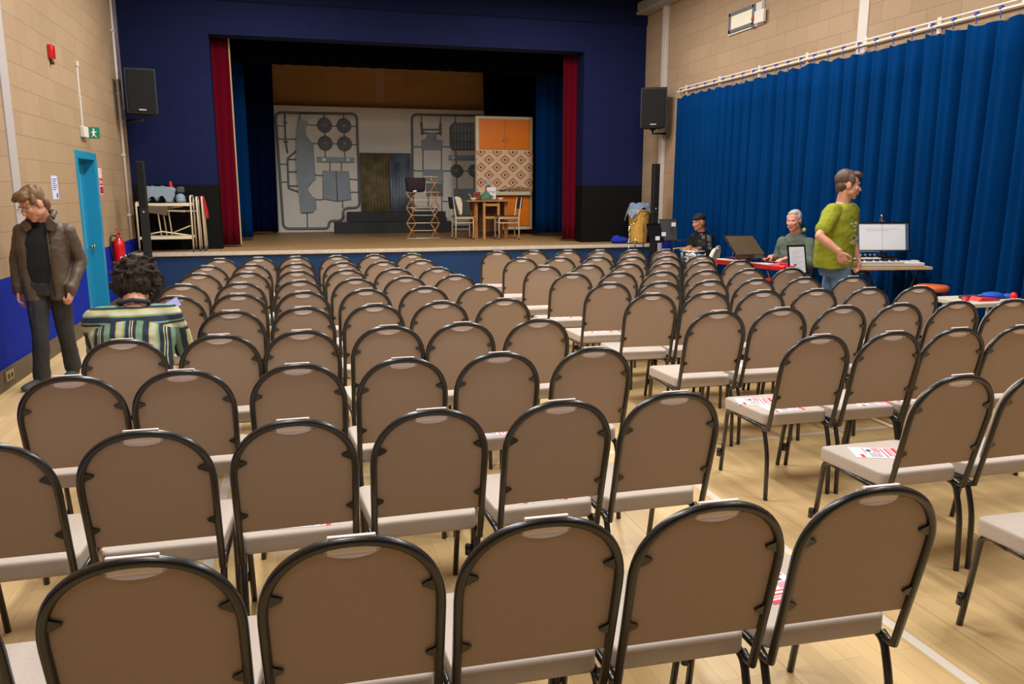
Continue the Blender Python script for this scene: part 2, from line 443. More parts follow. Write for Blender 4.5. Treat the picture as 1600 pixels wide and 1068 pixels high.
for s, cx in ((-1, -2.165), (1, -1.955)):
    torso(b, [((cx-.01*s, 7.62, .76), r_, V((0, 1, 0)), .085, .125), ((cx, 7.62, .95), r_, V((0, 1, 0)), .085, .13), ((cx, 7.62, 1.2), r_, V((0, 1, 0)), .088, .13), ((cx+.0*s, 7.62, 1.36), r_, V((0, 1, 0)), .085, .10), ((cx-.02*s, 7.61, 1.425), r_, V((0, 1, 0)), .055, .075), ((cx-.045*s, 7.61, 1.465), r_, V((0, 1, 0)), .02, .05)])
torso(b, [((-2.06, 7.69, .76), r_, V((0, 1, 0)), .17, .05), ((-2.05, 7.70, 1.1), r_, V((0, 1, 0)), .17, .05), ((-2.045, 7.68, 1.38), r_, V((0, 1, 0)), .16, .05)])
for i in (0, 1):
    b.limb([(V(sh[i])*.7+V((-2.045, 7.62, 1.39))*.3), sh[i], el[i], V(wr[i])+V((0, .005, .015))], [.060, .062, .055, .046])
    b.limb([V(wr[i])+V((0, .005, .03)), V(wr[i])+V((0, .003, .0))], [.050, .048])
fuse('jacket', b, JK, t, .007, 2, wrinkle(.006, (9, 9, 12), 7))
b = B(); b.prism([(-1.985, 1.435), (-1.955, 1.47), (-1.90, 1.40), (-1.93, 1.345), (-1.99, 1.36)], 7.47, 7.50, bev=.006, smooth=True); b.prism([(-2.11, 1.42), (-2.14, 1.44), (-2.18, 1.40), (-2.14, 1.34), (-2.10, 1.37)], 7.47, 7.50, bev=.006, smooth=True)
b.tube([(-2.12, 7.52, 1.44), (-2.14, 7.62, 1.495), (-2.05, 7.69, 1.52), (-1.955, 7.63, 1.50), (-1.955, 7.52, 1.45)], .026); b.obj('collar', JK, t)
b = B(); b.tube([(-1.99, 7.49, 1.36), (-1.985, 7.475, 1.1), (-1.975, 7.48, .80)], .006); b.obj('zip', M('zip_brass', (74, 66, 44), .5, .4), t)
b = B(); shoe(b, (-2.16, 7.60, 0), (-2.27, 7.37, 0)); fuse('shoe', b, M('shoe_grey', (70, 72, 78), .6), t, .006)
b = B(); shoe(b, (-1.99, 7.90, .01), (-2.03, 7.66, 0)); fuse('shoe', b, M('shoe_grey', (70, 72, 78)), t, .006)
b = B()
for x in (-1, 1):
    b.tube([H.P(x*.031+.022*math.cos(a*PI/8), .099, .000+.017*math.sin(a*PI/8)) for a in range(16)], .0018, seg=5, closed=True)
    b.tube([H.P(x*.053, .097, .004), H.P(x*.078, .05, .006), H.P(x*.082, -.01, .0)], .0017, seg=5)
b.tube([H.P(-.009, .1, .003), H.P(.009, .1, .003)], .0018, seg=5)
b.obj('glasses', M('glasses_frame', (150, 140, 130), .3, .7), t)

# --- person in the striped shirt, seated and bent over a phone
CURLY = M('hair_dark_curly', (46, 33, 24), .9, var=(70, .45))
t = thing('person', 'person with messy dark curly hair in a striped shirt, seated bent over a phone', 'person', (-.86, 4.62, 0))
r_ = V((1, -.05, 0)).normalized(); f_ = V((.05, 1, 0)).normalized()
H = Head((-.860, 4.84, 1.165), (.30, .80, -.62), (0.1, 0.3, 1), 1.02)
neck = (-.852, 4.70, 1.055)
sh = [(-.685, 4.68, .995), (-1.045, 4.66, .99)]; el = [(-.640, 4.86, .78), (-1.09, 4.86, .74)]; wr = [(-.685, 5.0, .90), (-.86, 5.02, .80)]
hip = [(-.78, 4.62, .56), (-.95, 4.62, .56)]; kn = [(-.73, 5.06, .54), (-1.0, 5.06, .54)]; an = [(-.75, 5.06, .10), (-1.02, 5.02, .10)]
spine = [(-.86, 4.63, .93), (-.86, 4.59, .75), (-.86, 4.60, .60)]
body(t, H, neck, sh, el, wr, hip, kn, an, spine, [((-.1, .25, 1), (-1, .35, 0), 1, .9), ((.6, .3, .5), (.2, .9, .3), 1, .7)], CURLY, r_)
b = B(); rs = random.Random(5)
H.ell(b, (0, -.025, .045), (.102, .112, .098)); H.ell(b, (0, -.05, -.03), (.102, .08, .085))
for k in range(150):
    th = rs.uniform(0, 2*PI); ph = rs.uniform(-.75, 1.5)
    x, y, z = math.cos(th)*math.cos(ph)*.10, -.03+math.sin(th)*math.cos(ph)*.11, .035+math.sin(ph)*.10
    if y > .055 and z < .05: continue
    q = H.P(x*1.02, y, z); d = (q-H.P(0, -.02, .02)).normalized(); e1 = V((rs.uniform(-1, 1), rs.uniform(-1, 1), rs.uniform(-1.2, .2))).normalized(); b.limb([q, q+d*.012+e1*.022, q+d*.004+e1*.045], [.012, .010, .006])
fuse('hair', b, CURLY, t, .005, 1, hairpost(.010, 60))
def striped():
    m = bpy.data.materials.new('striped_shirt'); m.use_nodes = True; nt, bs = nodes_of(m); bs.inputs['Roughness'].default_value = .9
    tc = nt.nodes.new('ShaderNodeTexCoord'); sx = nt.nodes.new('ShaderNodeSeparateXYZ'); nt.links.new(tc.outputs['Object'], sx.inputs[0])
    def ramp(v, period, stops):
        u = mathn(nt, 'FRACT', mathn(nt, 'DIVIDE', v, period)); r = nt.nodes.new('ShaderNodeValToRGB'); r.color_ramp.interpolation = 'CONSTANT'; e = r.color_ramp.elements
        e[0].position = 0; e[0].color = lin(stops[0][1]); e[1].position = stops[1][0]; e[1].color = lin(stops[1][1])
        for p, c in stops[2:]: q = e.new(p); q.color = lin(c)
        nt.links.new(u, r.inputs['Fac']); return r.outputs['Color']
    N, Y, W, G, T = (38, 48, 66), (186, 186, 106), (196, 192, 172), (120, 148, 92), (112, 150, 140)
    n = nt.nodes.new('ShaderNodeTexNoise'); n.inputs['Scale'].default_value = 5; nt.links.new(tc.outputs['Object'], n.inputs['Vector'])
    wob = mathn(nt, 'MULTIPLY', mathn(nt, 'SUBTRACT', n.outputs['Fac'], .5), .03)
    xs = mathn(nt, 'ADD', mathn(nt, 'ADD', sx.outputs['X'], 2.0), wob)
    A = ramp(xs, .16, [(0, N), (.08, Y), (.13, W), (.28, Y), (.33, T), (.38, N), (.50, Y), (.53, N), (.57, W), (.60, N), (.70, G), (.76, T), (.86, G), (.90, N)])
    zz = mathn(nt, 'ADD', sx.outputs['Z'], mathn(nt, 'MULTIPLY', wob, .5))
    Yk = ramp(mathn(nt, 'ADD', zz, .02), .085, [(0, N), (.18, G), (.28, W), (.5, Y), (.62, N), (.75, T), (.86, N)])
    # the yoke: cloth above the shoulder seam carries its stripes across
    g = mathn(nt, 'GREATER_THAN', mathn(nt, 'ADD', sx.outputs['Z'], mathn(nt, 'MULTIPLY', mathn(nt, 'MULTIPLY', sx.outputs['X'], sx.outputs['X']), 1.3)), 1.0)
    nt.links.new(mixn(nt, g, A, Yk), bs.inputs['Base Color']); return m
b = B()
torso(b, [((-.86, 4.60, .50), r_, f_, .175, .13), ((-.86, 4.58, .66), r_, f_, .185, .14), ((-.862, 4.60, .80), r_, f_, .20, .14), ((-.862, 4.63, .93), r_, f_, .215, .125), ((-.858, 4.67, 1.01), r_, f_, .185, .10), ((-.853, 4.70, 1.06), r_, f_, .10, .075)])
for i in (0, 1):
    b.limb([(V(sh[i])*.6+V((-.855, 4.67, 1.0))*.4), sh[i], el[i], V(wr[i])*.8+V(el[i])*.2], [.075, .075, .062, .05])
fuse('striped_shirt', b, striped(), t, .007, 3, wrinkle(.007, (10, 10, 14), 5))
b = B(); b.tube([(-.92, 4.72, 1.06), (-.93, 4.66, 1.085), (-.855, 4.635, 1.10), (-.78, 4.66, 1.085), (-.785, 4.72, 1.06)], .013); b.obj('collar', M('collar_navy', (50, 60, 72), .9), t)
trousers(t, M('trousers_black', (22, 22, 24), .9), hip, kn, an, (-.86, 4.62, .57), r_, f_, w=.17, d=.13, up=.08)
for a in an:
    b = B(); shoe(b, (a[0], a[1]-.03, 0), (a[0], a[1]+.22, 0)); fuse('shoe', b, M('shoe_dark', (34, 32, 32), .6), t, .007)
t = thing('mobile_phone', 'mobile phone with a lit screen held by the person in the striped shirt', 'phone', (-.735, 5.05, 1.0))
Tm = Matrix.Translation((-.716, 5.045, 1.012)) @ Matrix.Scale(.85, 4) @ Matrix.Rotation(math.radians(62), 4, 'Y') @ Matrix.Rotation(math.radians(-30), 4, 'X')
b = B(); b.box(-.036, .036, -.004, .004, -.062, .062, bev=.003, mat=Tm); b.obj('phone_case', BLACKPL, t)
b = B(); b.box(-.032, .032, -.0052, -.0042, -.056, .056, mat=Tm); b.obj('phone_screen', M('screen_glow', (70, 70, 100), .3, emit=((196, 192, 240), .75)), t)

# --- drummer
LONGH = M('hair_long_brown', (100, 72, 50), .6, var=(60, .3))
t = thing('person', 'drummer in black leather with a black head scarf, seated by the blue curtain', 'person', (6.02, 10.9, 0))
f_ = V((-.96, -.28, 0)).normalized(); r_ = V((-.28, .96, 0)).normalized()
H = Head((5.915, 10.88, 1.215), (-.95, -.22, -.16), (-.1, 0, 1), 1.0)
neck = (5.985, 10.90, 1.06)
sh = [(5.945, 11.06, .98), (6.035, 10.74, .98)]; el = [(5.90, 11.14, .76), (6.03, 10.66, .74)]; wr = [(5.80, 10.92, .84), (5.83, 10.66, .84)]
hip = [(6.0, 10.98, .56), (6.04, 10.82, .56)]; kn = [(5.64, 11.02, .50), (5.72, 10.62, .52)]; an = [(5.62, 11.0, .10), (5.66, 10.5, .10)]
# knees kept either side of the snare
kn = [(5.62, 11.02, .50), (5.68, 10.38, .52)]; an = [(5.60, 11.02, .10), (5.62, 10.36, .10)]
spine = [(6.01, 10.9, .90), (6.03, 10.9, .72), (6.03, 10.9, .60)]
body(t, H, neck, sh, el, wr, hip, kn, an, spine, [((-.9, -.15, -.15), (-.1, 0, -1), 1, .9), ((-.95, .1, -.1), (0, 0, -1), -1, .9)], LONGH, r_, vox=.005, skin=M('skin_tan', (188, 120, 92), .55))
b = B(); H.ell(b, (0, -.03, .062), (.083, .098, .072)); H.ell(b, (0, .03, .062), (.072, .058, .04)); H.ell(b, (0, -.11, .02), (.03, .03, .03)); fuse('head_scarf', b, M('scarf_black', (16, 16, 18), .85), t, .006, 3, wrinkle(.003, (30, 30, 30)))
b = B(); H.ell(b, (0, -.07, -.03), (.072, .045, .085)); H.ell(b, (0, -.075, -.12), (.06, .035, .06))
for x in (-1, 1): H.ell(b, (.066*x, -.035, -.02), (.02, .03, .055))
fuse('hair', b, LONGH, t, .006, 2, hairpost(.01))
b = B(); torso(b, [((6.03, 10.9, .56), r_, f_, .18, .13), ((6.03, 10.9, .72), r_, f_, .18, .135), ((6.01, 10.9, .88), r_, f_, .195, .13), ((5.995, 10.9, .98), r_, f_, .175, .105), ((5.985, 10.9, 1.04), r_, f_, .11, .085), ((5.985, 10.9, 1.075), r_, f_, .07, .07)])
for i in (0, 1): b.limb([V(sh[i])*.7+V((5.99, 10.9, .98))*.3, sh[i], el[i], V(wr[i])*.85+V(el[i])*.15], [.068, .072, .058, .045])
fuse('leather_jacket', b, M('leather_black', (24, 24, 26), .35, bump=(25, .3)), t, .008, 2, wrinkle(.008, (12, 12, 14), 9))
trousers(t, M('trousers_black', (22, 22, 24)), hip, kn, an, (6.03, 10.9, .57), r_, f_)
for a in an:
    b = B(); shoe(b, (a[0]+.03, a[1], 0), (a[0]-.22, a[1]-.03, 0)); fuse('shoe', b, M('shoe_dark', (34, 32, 32)), t, .008)
def stool(x, y, h, label):
    t = thing('drum_stool', label, 'stool', (x, y, 0))
    b = B(); b.lathe([(.02, h-.07), (.13, h-.07), (.145, h-.05), (.145, h-.015), (.13, h), (.01, h+.002)], (x, y, 0), seg=28); b.obj('seat', BLACKPL, t)
    b = B(); b.tube([(x, y, .15), (x, y, h-.07)], .015); b.obj('post', CHROME, t)
    for k in range(3):
        a = k*2*PI/3+.9; b = B(); b.tube([(x, y, .3), (x+.16*math.cos(a), y+.16*math.sin(a), .012)], .011); b.obj('leg', CHROME, t)
stool(6.04, 10.9, .47, 'black round stool under the drummer')
for k, (x, y) in enumerate(((5.74, 10.80), (5.76, 10.62))):
    b = B(); b.tube([(x+.06, y+.02, .855), (x-.28, y-.03, .835)], .007, seg=6); b.ell((x-.285, y-.031, .835), (.009, .007, .007))
    tag(b.obj('drumstick', WOOD), 'wooden drumstick in the %s hand of the drummer' % ('far' if k == 0 else 'near'), 'drumstick')

# --- grey haired keyboard player
GREYH = M('hair_grey', (170, 168, 162), .7, var=(60, .2)); PINKSK = M('skin_pink', (218, 150, 130), .55)
t = thing('person', 'grey haired man in an olive grey shirt playing the red keyboard', 'person', (6.06, 8.6, 0))
f_ = V((-.93, -.36, 0)).normalized(); r_ = V((-.36, .93, 0)).normalized()
H = Head((5.965, 8.57, 1.325), (-.86, -.52, -.12), (-.08, 0, 1), 1.06)
neck = (6.03, 8.60, 1.16)
sh = [(5.985, 8.79, 1.05), (6.115, 8.44, 1.05)]; el = [(5.96, 8.86, .82), (6.06, 8.34, .82)]; wr = [(5.74, 8.66, .885), (5.76, 8.36, .885)]
hip = [(6.03, 8.69, .56), (6.09, 8.52, .56)]; kn = [(5.66, 8.62, .52), (5.70, 8.30, .52)]; an = [(5.80, 8.66, .10), (5.84, 8.30, .10)]
spine = [(6.05, 8.61, .95), (6.07, 8.61, .78), (6.07, 8.61, .60)]
body(t, H, neck, sh, el, wr, hip, kn, an, spine, [((-.95, -.2, -.12), (0, 0, -1), 1, .42), ((-.97, .05, -.12), (0, 0, -1), -1, .42)], GREYH, r_, vox=.0045, skin=PINKSK, bulk=1.1)
b = B(); H.ell(b, (0, -.034, .042), (.0785, .089, .083)); H.ell(b, (0, .022, .09), (.055, .04, .022)); H.ell(b, (0, -.07, -.03), (.068, .035, .05))
for x in (-1, 1): H.ell(b, (.066*x, -.005, .035), (.014, .035, .035))
fuse('hair', b, GREYH, t, .005, 2, hairpost(.004))
OLIVE = M('shirt_olive_grey', (88, 98, 84), .85, var=(4, .1))
b = B(); torso(b, [((6.06, 8.6, .58), r_, f_, .20, .16), ((6.06, 8.6, .74), r_, f_, .205, .165), ((6.055, 8.6, .92), r_, f_, .205, .15), ((6.045, 8.61, 1.04), r_, f_, .19, .125), ((6.035, 8.60, 1.105), r_, f_, .16, .11), ((6.03, 8.60, 1.16), r_, f_, .09, .09)])
for i in (0, 1): b.limb([V(sh[i])*.35+V((6.035, 8.6, 1.09))*.65, V(sh[i])*.7+V((6.04, 8.6, 1.07))*.3, sh[i], el[i], V(wr[i])*.62+V(el[i])*.38], [.062, .070, .076, .066, .052])
fuse('shirt', b, OLIVE, t, .007, 3, wrinkle(.008, (11, 11, 14), 2))
b = B(); b.tube([(5.965, 8.56, 1.13), (6.0, 8.52, 1.155), (6.07, 8.54, 1.185), (6.09, 8.64, 1.18), (6.02, 8.68, 1.155), (5.97, 8.64, 1.13)], .018, closed=True); b.obj('collar', OLIVE, t)
trousers(t, M('trousers_dark_green', (34, 38, 34), .9), hip, kn, an, (6.07, 8.61, .57), r_, f_, w=.18, d=.14)
PLAYER = t
for a in an:
    b = B(); shoe(b, (a[0]+.03, a[1], 0), (a[0]-.22, a[1]-.03, 0)); fuse('shoe', b, M('shoe_dark', (34, 32, 32)), t, .008)
stool(6.02, 8.5, .47, 'black round stool under the grey haired keyboard player')
t = thing('headset_microphone', 'thin headset microphone with a yellow clip beside the grey haired man', 'microphone', tuple(H.P(.078, 0, -.02)))
b = B(); b.tube([H.P(-.082, -.012, .0), H.P(-.085, .03, -.035), H.P(-.064, .082, -.06)], .0028, seg=6); b.ell(H.P(-.062, .086, -.061), (.007,)*3); b.obj('boom_arm', BLACKPL, t)
b = B(); b.tube([H.P(-.085, -.01, -.01), H.P(-.08, -.05, -.07), H.P(-.085, -.07, -.12)], .012); b.obj('strap', BLACKPL, t)
b = B(); b.ell(H.P(-.092, -.055, -.115), (.024, .024, .026)); b.obj('yellow_clip', M('clip_yellow', (226, 214, 20), .4), t)

for q in (PLAYER, t): q.location = V(q.location) + V((-.075, -.10, 0))
# --- man in the green t-shirt walking past the desk
t = thing('person', 'man in a green t-shirt and jeans striding to the right past the keyboard desk', 'person', (4.95, 6.4, 0))
f_ = V((.44, -.90, 0)).normalized(); r_ = V((-.90, -.44, 0)).normalized()
H = Head((5.004, 6.36, 1.735), (.86, -.48, -.14), (.03, 0, 1), 1.08)
neck = (4.982, 6.39, 1.57)
sh = [(4.795, 6.29, 1.49), (5.130, 6.46, 1.49)]; el = [(4.575, 6.16, 1.275), (5.26, 6.60, 1.24)]; wr = [(4.70, 6.02, 1.135), (5.30, 6.52, 1.04)]
hip = [(4.955, 6.34, .95), (5.03, 6.50, .95)]; kn = [(5.03, 6.27, .53), (5.01, 6.54, .52)]; an = [(5.16, 6.16, .12), (4.96, 6.72, .15)]
spine = [(4.945, 6.4, 1.38), (4.94, 6.4, 1.18), (4.96, 6.41, 1.0)]
GH = M('hair_short_brown', (84, 62, 48), .6, var=(60, .3))
body(t, H, neck, sh, el, wr, hip, kn, an, spine, [((.35, -.15, -.85), (.75, .5, .1), 1, 1.0, 1.05), ((.15, -.2, -1), (-.8, .3, 0), -1, .6, 1.05)], GH, r_, k=1.06, vox=.0045, bulk=1.15)
b = B(); H.ell(b, (0, -.032, .048), (.083, .095, .085)); H.ell(b, (0, .045, .095), (.062, .05, .03)); H.ell(b, (0, .07, .088), (.05, .025, .018)); H.ell(b, (0, -.06, -.02), (.074, .045, .06))
for x in (-1, 1): H.ell(b, (.068*x, .008, .04), (.017, .032, .045)); H.ell(b, (.07*x, .01, -.005), (.010, .012, .03))
fuse('hair', b, GH, t, .005, 2, hairpost(.008))
GREEN = M('tshirt_green', (136, 140, 24), .9, var=(3, .06))
b = B(); torso(b, [((4.925, 6.39, .96), r_, f_, .225, .15), ((4.925, 6.39, 1.12), r_, f_, .225, .155), ((4.935, 6.39, 1.30), r_, f_, .22, .16), ((4.945, 6.39, 1.42), r_, f_, .215, .14), ((4.962, 6.39, 1.51), r_, f_, .175, .12), ((4.975, 6.39, 1.56), r_, f_, .10, .095)])
for i in (0, 1): b.limb([V(sh[i])*.65+V((4.955, 6.4, 1.5))*.35, sh[i], V(sh[i])*.28+V(el[i])*.72], [.078, .080, .072])
fuse('tshirt', b, GREEN, t, .007, 3, wrinkle(.008, (9, 9, 12), 12))
b = B(); rs = random.Random(9)
c0 = V((4.945, 6.39, 1.30))
for k in range(20):
    a = rs.uniform(-.62, .45); z = rs.uniform(-.12, .10); q = c0 + f_*(.157*math.cos(a*1.05)) + r_*(.17*math.sin(a)) + V((0, 0, z))
    b.ell(q, (.004, .004, .004), u=6, v=4); b.ell(q + r_*rs.uniform(-.02, .02), (rs.uniform(.012, .028), .006, rs.uniform(.008, .022)), u=8, v=5)
b.obj('printed_emblem', M('emblem_grey_green', (164, 156, 96), .9), t)
trousers(t, M('jeans_blue', (86, 110, 138), .85, var=(6, .15)), hip, kn, an, (4.95, 6.40, .98), r_, f_, w=.185, d=.13, thigh=.10, knee=.075, cuff=.075)
b = B(); shoe(b, (5.14, 6.18, 0), (5.34, 6.02, .02), 1.05); fuse('shoe', b, M('shoe_dark', (34, 32, 32)), t, .008)
b = B(); shoe(b, (4.94, 6.74, .03), (5.08, 6.56, 0), 1.05); fuse('shoe', b, M('shoe_dark', (34, 32, 32)), t, .008)

t.location = V(t.location) + V((.055, .10, 0))

# ------------------------------------------------------------ the hall
XL, XR, YS = -2.45, 6.42, 14.05          # left wall, right wall, stage wall
ZS, YF = .73, 13.32                       # stage height, stage front
BEIGE = (162, 138, 110)
m_left = block_wall('left_blocks', 'Y', BEIGE, low=(12, 38, 150), lowz=.93)
m_right = block_wall('right_blocks', 'Y', (160, 136, 110), low=(12, 38, 150), lowz=.93)
m_rear = block_wall('rear_blocks', 'X', (70, 74, 96))
NAVY = (21, 29, 68)
m_stage = block_wall('stage_wall_paint', 'X', NAVY, low=(18, 17, 17), lowz=1.78, soft=.1, mort=.9)
m_floor = board_floor('sprung_floor', (220, 190, 138), rough=.34, spread=.09, lines=True, mortar=.7)
m_sfloor = board_floor('stage_boards', (176, 140, 92), rough=.5, bw=1.2, bl=2.4, spread=.06, rot=True)
m_ceil = M('ceiling_paint', (150, 146, 140), .9)
BOX = B
struct('floor', B().box(XL, XR, -5, YF, -.1, 0), m_floor)
struct('wall_left', B().box(XL-.2, XL, -5, 10.72, 0, 5.4).box(XL-.2, XL, 11.66, 20, 0, 5.4).box(XL-.2, XL, 10.72, 11.66, 2.11, 5.4), m_left)
struct('wall_right', B().box(XR, XR+.2, -5, 20, 0, 5.4), m_right)
struct('wall_rear', B().box(XL, XR, -5.2, -5, 0, 5.4), m_rear)
OX0, OX1, OZ = -1.14, 5.22, 4.13
struct('wall_stage', B().box(XL, OX0, YS, YS+.35, ZS, 5.4).box(OX1, XR, YS, YS+.35, ZS, 5.4).box(OX0, OX1, YS, YS+.35, OZ, 5.4), m_stage)
struct('trim_1', B().box(XL, XR, YS-.035, YS, 4.64, 5.4), M('navy_board', (19, 26, 60), .8, spec=.1))
struct('ceiling', B().box(XL, XR, -5, 20, 5.4, 5.5), m_ceil)
struct('baseboard_left', B().box(XL, XL+.018, -5, 10.72, 0, .18, bev=.004).box(XL, XL+.018, 11.66, YF, 0, .18, bev=.004), M('brown_skirting', (88, 74, 58), .5, var=(4, .12)))
struct('stage_floor', B().box(XL, XR, YF+.04, 20, ZS-.1, ZS), m_sfloor)
m_front = M('stage_front_blue', (0, 48, 94), .8, var=(2.2, .12))
struct('stage_front', B().box(XL, XR, YF+.02, YF+.06, 0, ZS-.07), m_front)
struct('trim_2', B().box(XL, XR, YF-.02, YF+.04, ZS-.055, ZS+.004, bev=.008), M('worn_white_nosing', (196, 186, 172), .5, var=(18, .12)))
m_back = block_wall('stage_back_blocks', 'X', (196, 146, 92), soft=1.2, w=.9, h=.22)
struct('wall_back', B().box(XL, XR, 19.6, 19.8, ZS, 5.4), m_back)
struct('trim_3', B().box(2.05, 2.26, 19.585, 19.6, ZS, 5.4), M('pale_joint', (196, 156, 112), .7))
# painted movement joints on the block walls
m_joint = M('joint_strip', (196, 186, 176), .6)
struct('trim_4', B().box(XL, XL+.012, 8.3, 8.52, .93, 5.4), M('joint_grey', (172, 164, 160), .6))
struct('trim_5', B().box(XR-.012, XR, 8.08, 8.24, .93, 5.4), m_joint)

# left door: recessed blue leaf in a blue frame
BLUE1 = M('door_blue', (22, 128, 172), .38, var=(7, .06), coat=.2)
BLUE2 = M('frame_blue', (30, 142, 184), .35, coat=.2)
b = B(); b.box(XL-.17, XL-.13, 10.76, 11.62, .005, 2.07, bev=.003)
d = struct('door_1', b, BLUE1)
struct('door_frame', B().box(XL-.2, XL+.012, 10.66, 10.76, 0, 2.16, bev=.004).box(XL-.2, XL+.012, 11.62, 11.72, 0, 2.16, bev=.004).box(XL-.2, XL+.012, 10.76, 11.62, 2.07, 2.16, bev=.004), BLUE2, d)
b = B(); b.box(XL-.13, XL-.118, 11.32, 11.36, .95, 1.9, bev=.003); b.obj('pull_strip', M('pale_blue', (90, 175, 210), .4), d)
b = B(); b.tube([(XL-.13, 11.54, .96), (XL-.085, 11.54, .96)], .012); b.ell((XL-.075, 11.54, .96), (.02, .028, .028)); b.obj('door_handle', M('brass', (190, 170, 120), .25, 1.), d)
b = B(); b.box(XL-.131, XL-.125, 10.80, 10.84, 1.62, 1.70); b.obj('hinge_plate', M('rust', (150, 80, 50), .6), d)

# vertical conduits on the left wall
b = B(); b.tube([(XL+.02, 13.52, .94), (XL+.02, 13.52, 5.38)], .022, seg=8)
for z in (1.3, 2.2, 3.1, 4.0, 4.9): b.box(XL, XL+.045, 13.485, 13.555, z, z+.03)
tag(b.obj('conduit_pipe', M('conduit_white', (206, 196, 188), .5)), 'white conduit pipe running up the left wall nearest the stage corner', 'pipe')
b = B(); b.tube([(XL+.03, 13.66, 2.75), (XL+.03, 13.66, 5.38)], .02)
tag(b.obj('cable_pipe', M('conduit_blue', (96, 100, 122), .4)), 'grey blue pipe running up behind the left wall loudspeaker', 'pipe')
t = thing('emergency_sign', 'small green exit sign sticking out from a white box above the blue door', 'sign', (XL, 11.15, 2.39))
B().box(XL, XL+.05, 11.04, 11.26, 2.33, 2.46, bev=.008).obj('sign_box', WHITEP, t)
b = B(); b.box(XL+.03, XL+.17, 11.27, 11.285, 2.325, 2.465, bev=.004); gs = b.obj('sign_plate', M('exit_green', (20, 130, 96), .4), t)
b = B(); b.box(XL+.09, XL+.115, 11.262, 11.268, 2.36, 2.42); b.ell((XL+.103, 11.266, 2.435), (.011, .004, .011)); b.tube([(XL+.1, 11.265, 2.37), (XL+.075, 11.265, 2.34)], .005); b.tube([(XL+.105, 11.265, 2.37), (XL+.13, 11.265, 2.34)], .005); b.tube([(XL+.07, 11.265, 2.4), (XL+.135, 11.265, 2.405)], .005)
b.obj('running_figure', PAPER, gs)
b = B(); b.box(XL, XL+.02, 11.13, 11.16, 2.46, 3.2, bev=.004); b.box(XL, XL+.03, 11.115, 11.175, 3.17, 3.23, bev=.005); b.box(XL, XL+.024, 11.125, 11.165, 2.8, 2.83)
tag(b.obj('cable_trunking', WHITEP), 'thin white cable trunking rising above the exit sign on the left wall', 'trunking')
t = thing('fire_alarm_sounder', 'small red fire alarm box high on the left beige wall', 'alarm', (XL, 10.0, 3.16))
B().box(XL, XL+.05, 9.95, 10.07, 3.09, 3.23, bev=.01).obj('housing', REDPL, t)
b = B(); b.tube([(XL+.02, 10.02, 3.08), (XL+.02, 10.02, 3.03)], .022); b.obj('cable_gland', M('dark_brown', (70, 40, 30), .5), t)
# notices
t = thing('wall_notice', 'white paper notice with lines of text on the wall beside the blue door', 'notice', (XL, 9.69, 1.71))
B().box(XL, XL+.003, 9.57, 9.80, 1.59, 1.84).obj('sheet', M('notice_paper', (196, 204, 226), .7), t)
b = B()
for k in range(6): b.box(XL+.003, XL+.0045, 9.60, 9.77-.03*(k % 3), 1.80-k*.022, 1.808-k*.022)
b.obj('text_lines', M('ink_blue', (80, 90, 150), .7), t)
b = B(); b.lathe([(.028, 0), (.028, .002)], (XL+.003, 9.74, 1.63), rot=Matrix.Rotation(PI/2, 3, 'Y')); b.obj('round_logo', M('ink_violet', (90, 90, 160), .7), t)
t = thing('fire_sign', 'narrow red and white fire notice between the blue door and the stage', 'sign', (XL, 11.88, 1.77))
B().box(XL, XL+.004, 11.79, 11.98, 1.63, 1.98).obj('sign_plate', M('sign_white', (214, 206, 204), .6), t)
b = B(); b.box(XL+.004, XL+.006, 11.80, 11.97, 1.645, 1.735).box(XL+.004, XL+.006, 11.80, 11.97, 1.755, 1.845); b.obj('red_panels', M('sign_red', (180, 22, 40), .5), t)
b = B(); b.box(XL+.006, XL+.0075, 11.83, 11.89, 1.775, 1.825).box(XL+.006, XL+.0075, 11.92, 11.95, 1.77, 1.81); b.box(XL+.004, XL+.006, 11.83, 11.94, 1.9, 1.91).box(XL+.004, XL+.006, 11.83, 11.92, 1.93, 1.94); b.obj('pictogram', M('sign_pale', (235, 200, 200), .5), t)
t = thing('power_socket', 'silver double socket on the skirting of the left wall', 'socket', (XL+.018, 7.58, .115))
B().box(XL+.018, XL+.032, 7.49, 7.68, .07, .16, bev=.004).obj('face_plate', M('socket_metal', (170, 150, 120), .35, .6), t)
b = B()
for y in (7.53, 7.61): b.box(XL+.032, XL+.034, y, y+.035, .09, .13)
b.obj('socket_holes', BLACKPL, t)
# fire extinguisher on the left wall
t = thing('fire_extinguisher', 'red fire extinguisher hung on the blue dado by the left door', 'extinguisher', (XL+.1, 12.15, .55))
b = B(); b.lathe([(.02, .54), (.07, .55), (.078, .58), (.078, .93), (.07, .98), (.045, 1.02), (.025, 1.04), (.02, 1.06)], (XL+.1, 12.15, 0), seg=24); b.obj('cylinder', REDPL, t)
b = B(); b.tube([(XL+.1, 12.15, 1.04), (XL+.1, 12.15, 1.08)], .022); b.tube([(XL+.1, 12.15, 1.07), (XL+.16, 12.06, 1.06)], .008); b.obj('valve', CHROME, t)
b = B(); b.tube([(XL+.1, 12.16, 1.09), (XL+.16, 12.05, 1.115)], .011); b.tube([(XL+.1, 12.16, 1.08), (XL+.08, 12.2, 1.16)], .011); b.obj('handle', REDPL, t)
b = B(); b.tube(round_path([(XL+.1, 12.15, 1.06), (XL+.02, 12.10, 1.08), (XL+.015, 12.06, .95), (XL+.03, 12.06, .75)], .05), .011); b.obj('hose', BLACKPL, t)
b = B(); b.box(XL+.12, XL+.17, 12.071, 12.076, .70, .78); b.box(XL+.177, XL+.182, 12.11, 12.17, .70, .80); b.obj('label_patch', PAPER, t)
b = B(); b.box(XL, XL+.03, 12.10, 12.2, .93, .99); b.obj('wall_bracket', BLACKPL, t)

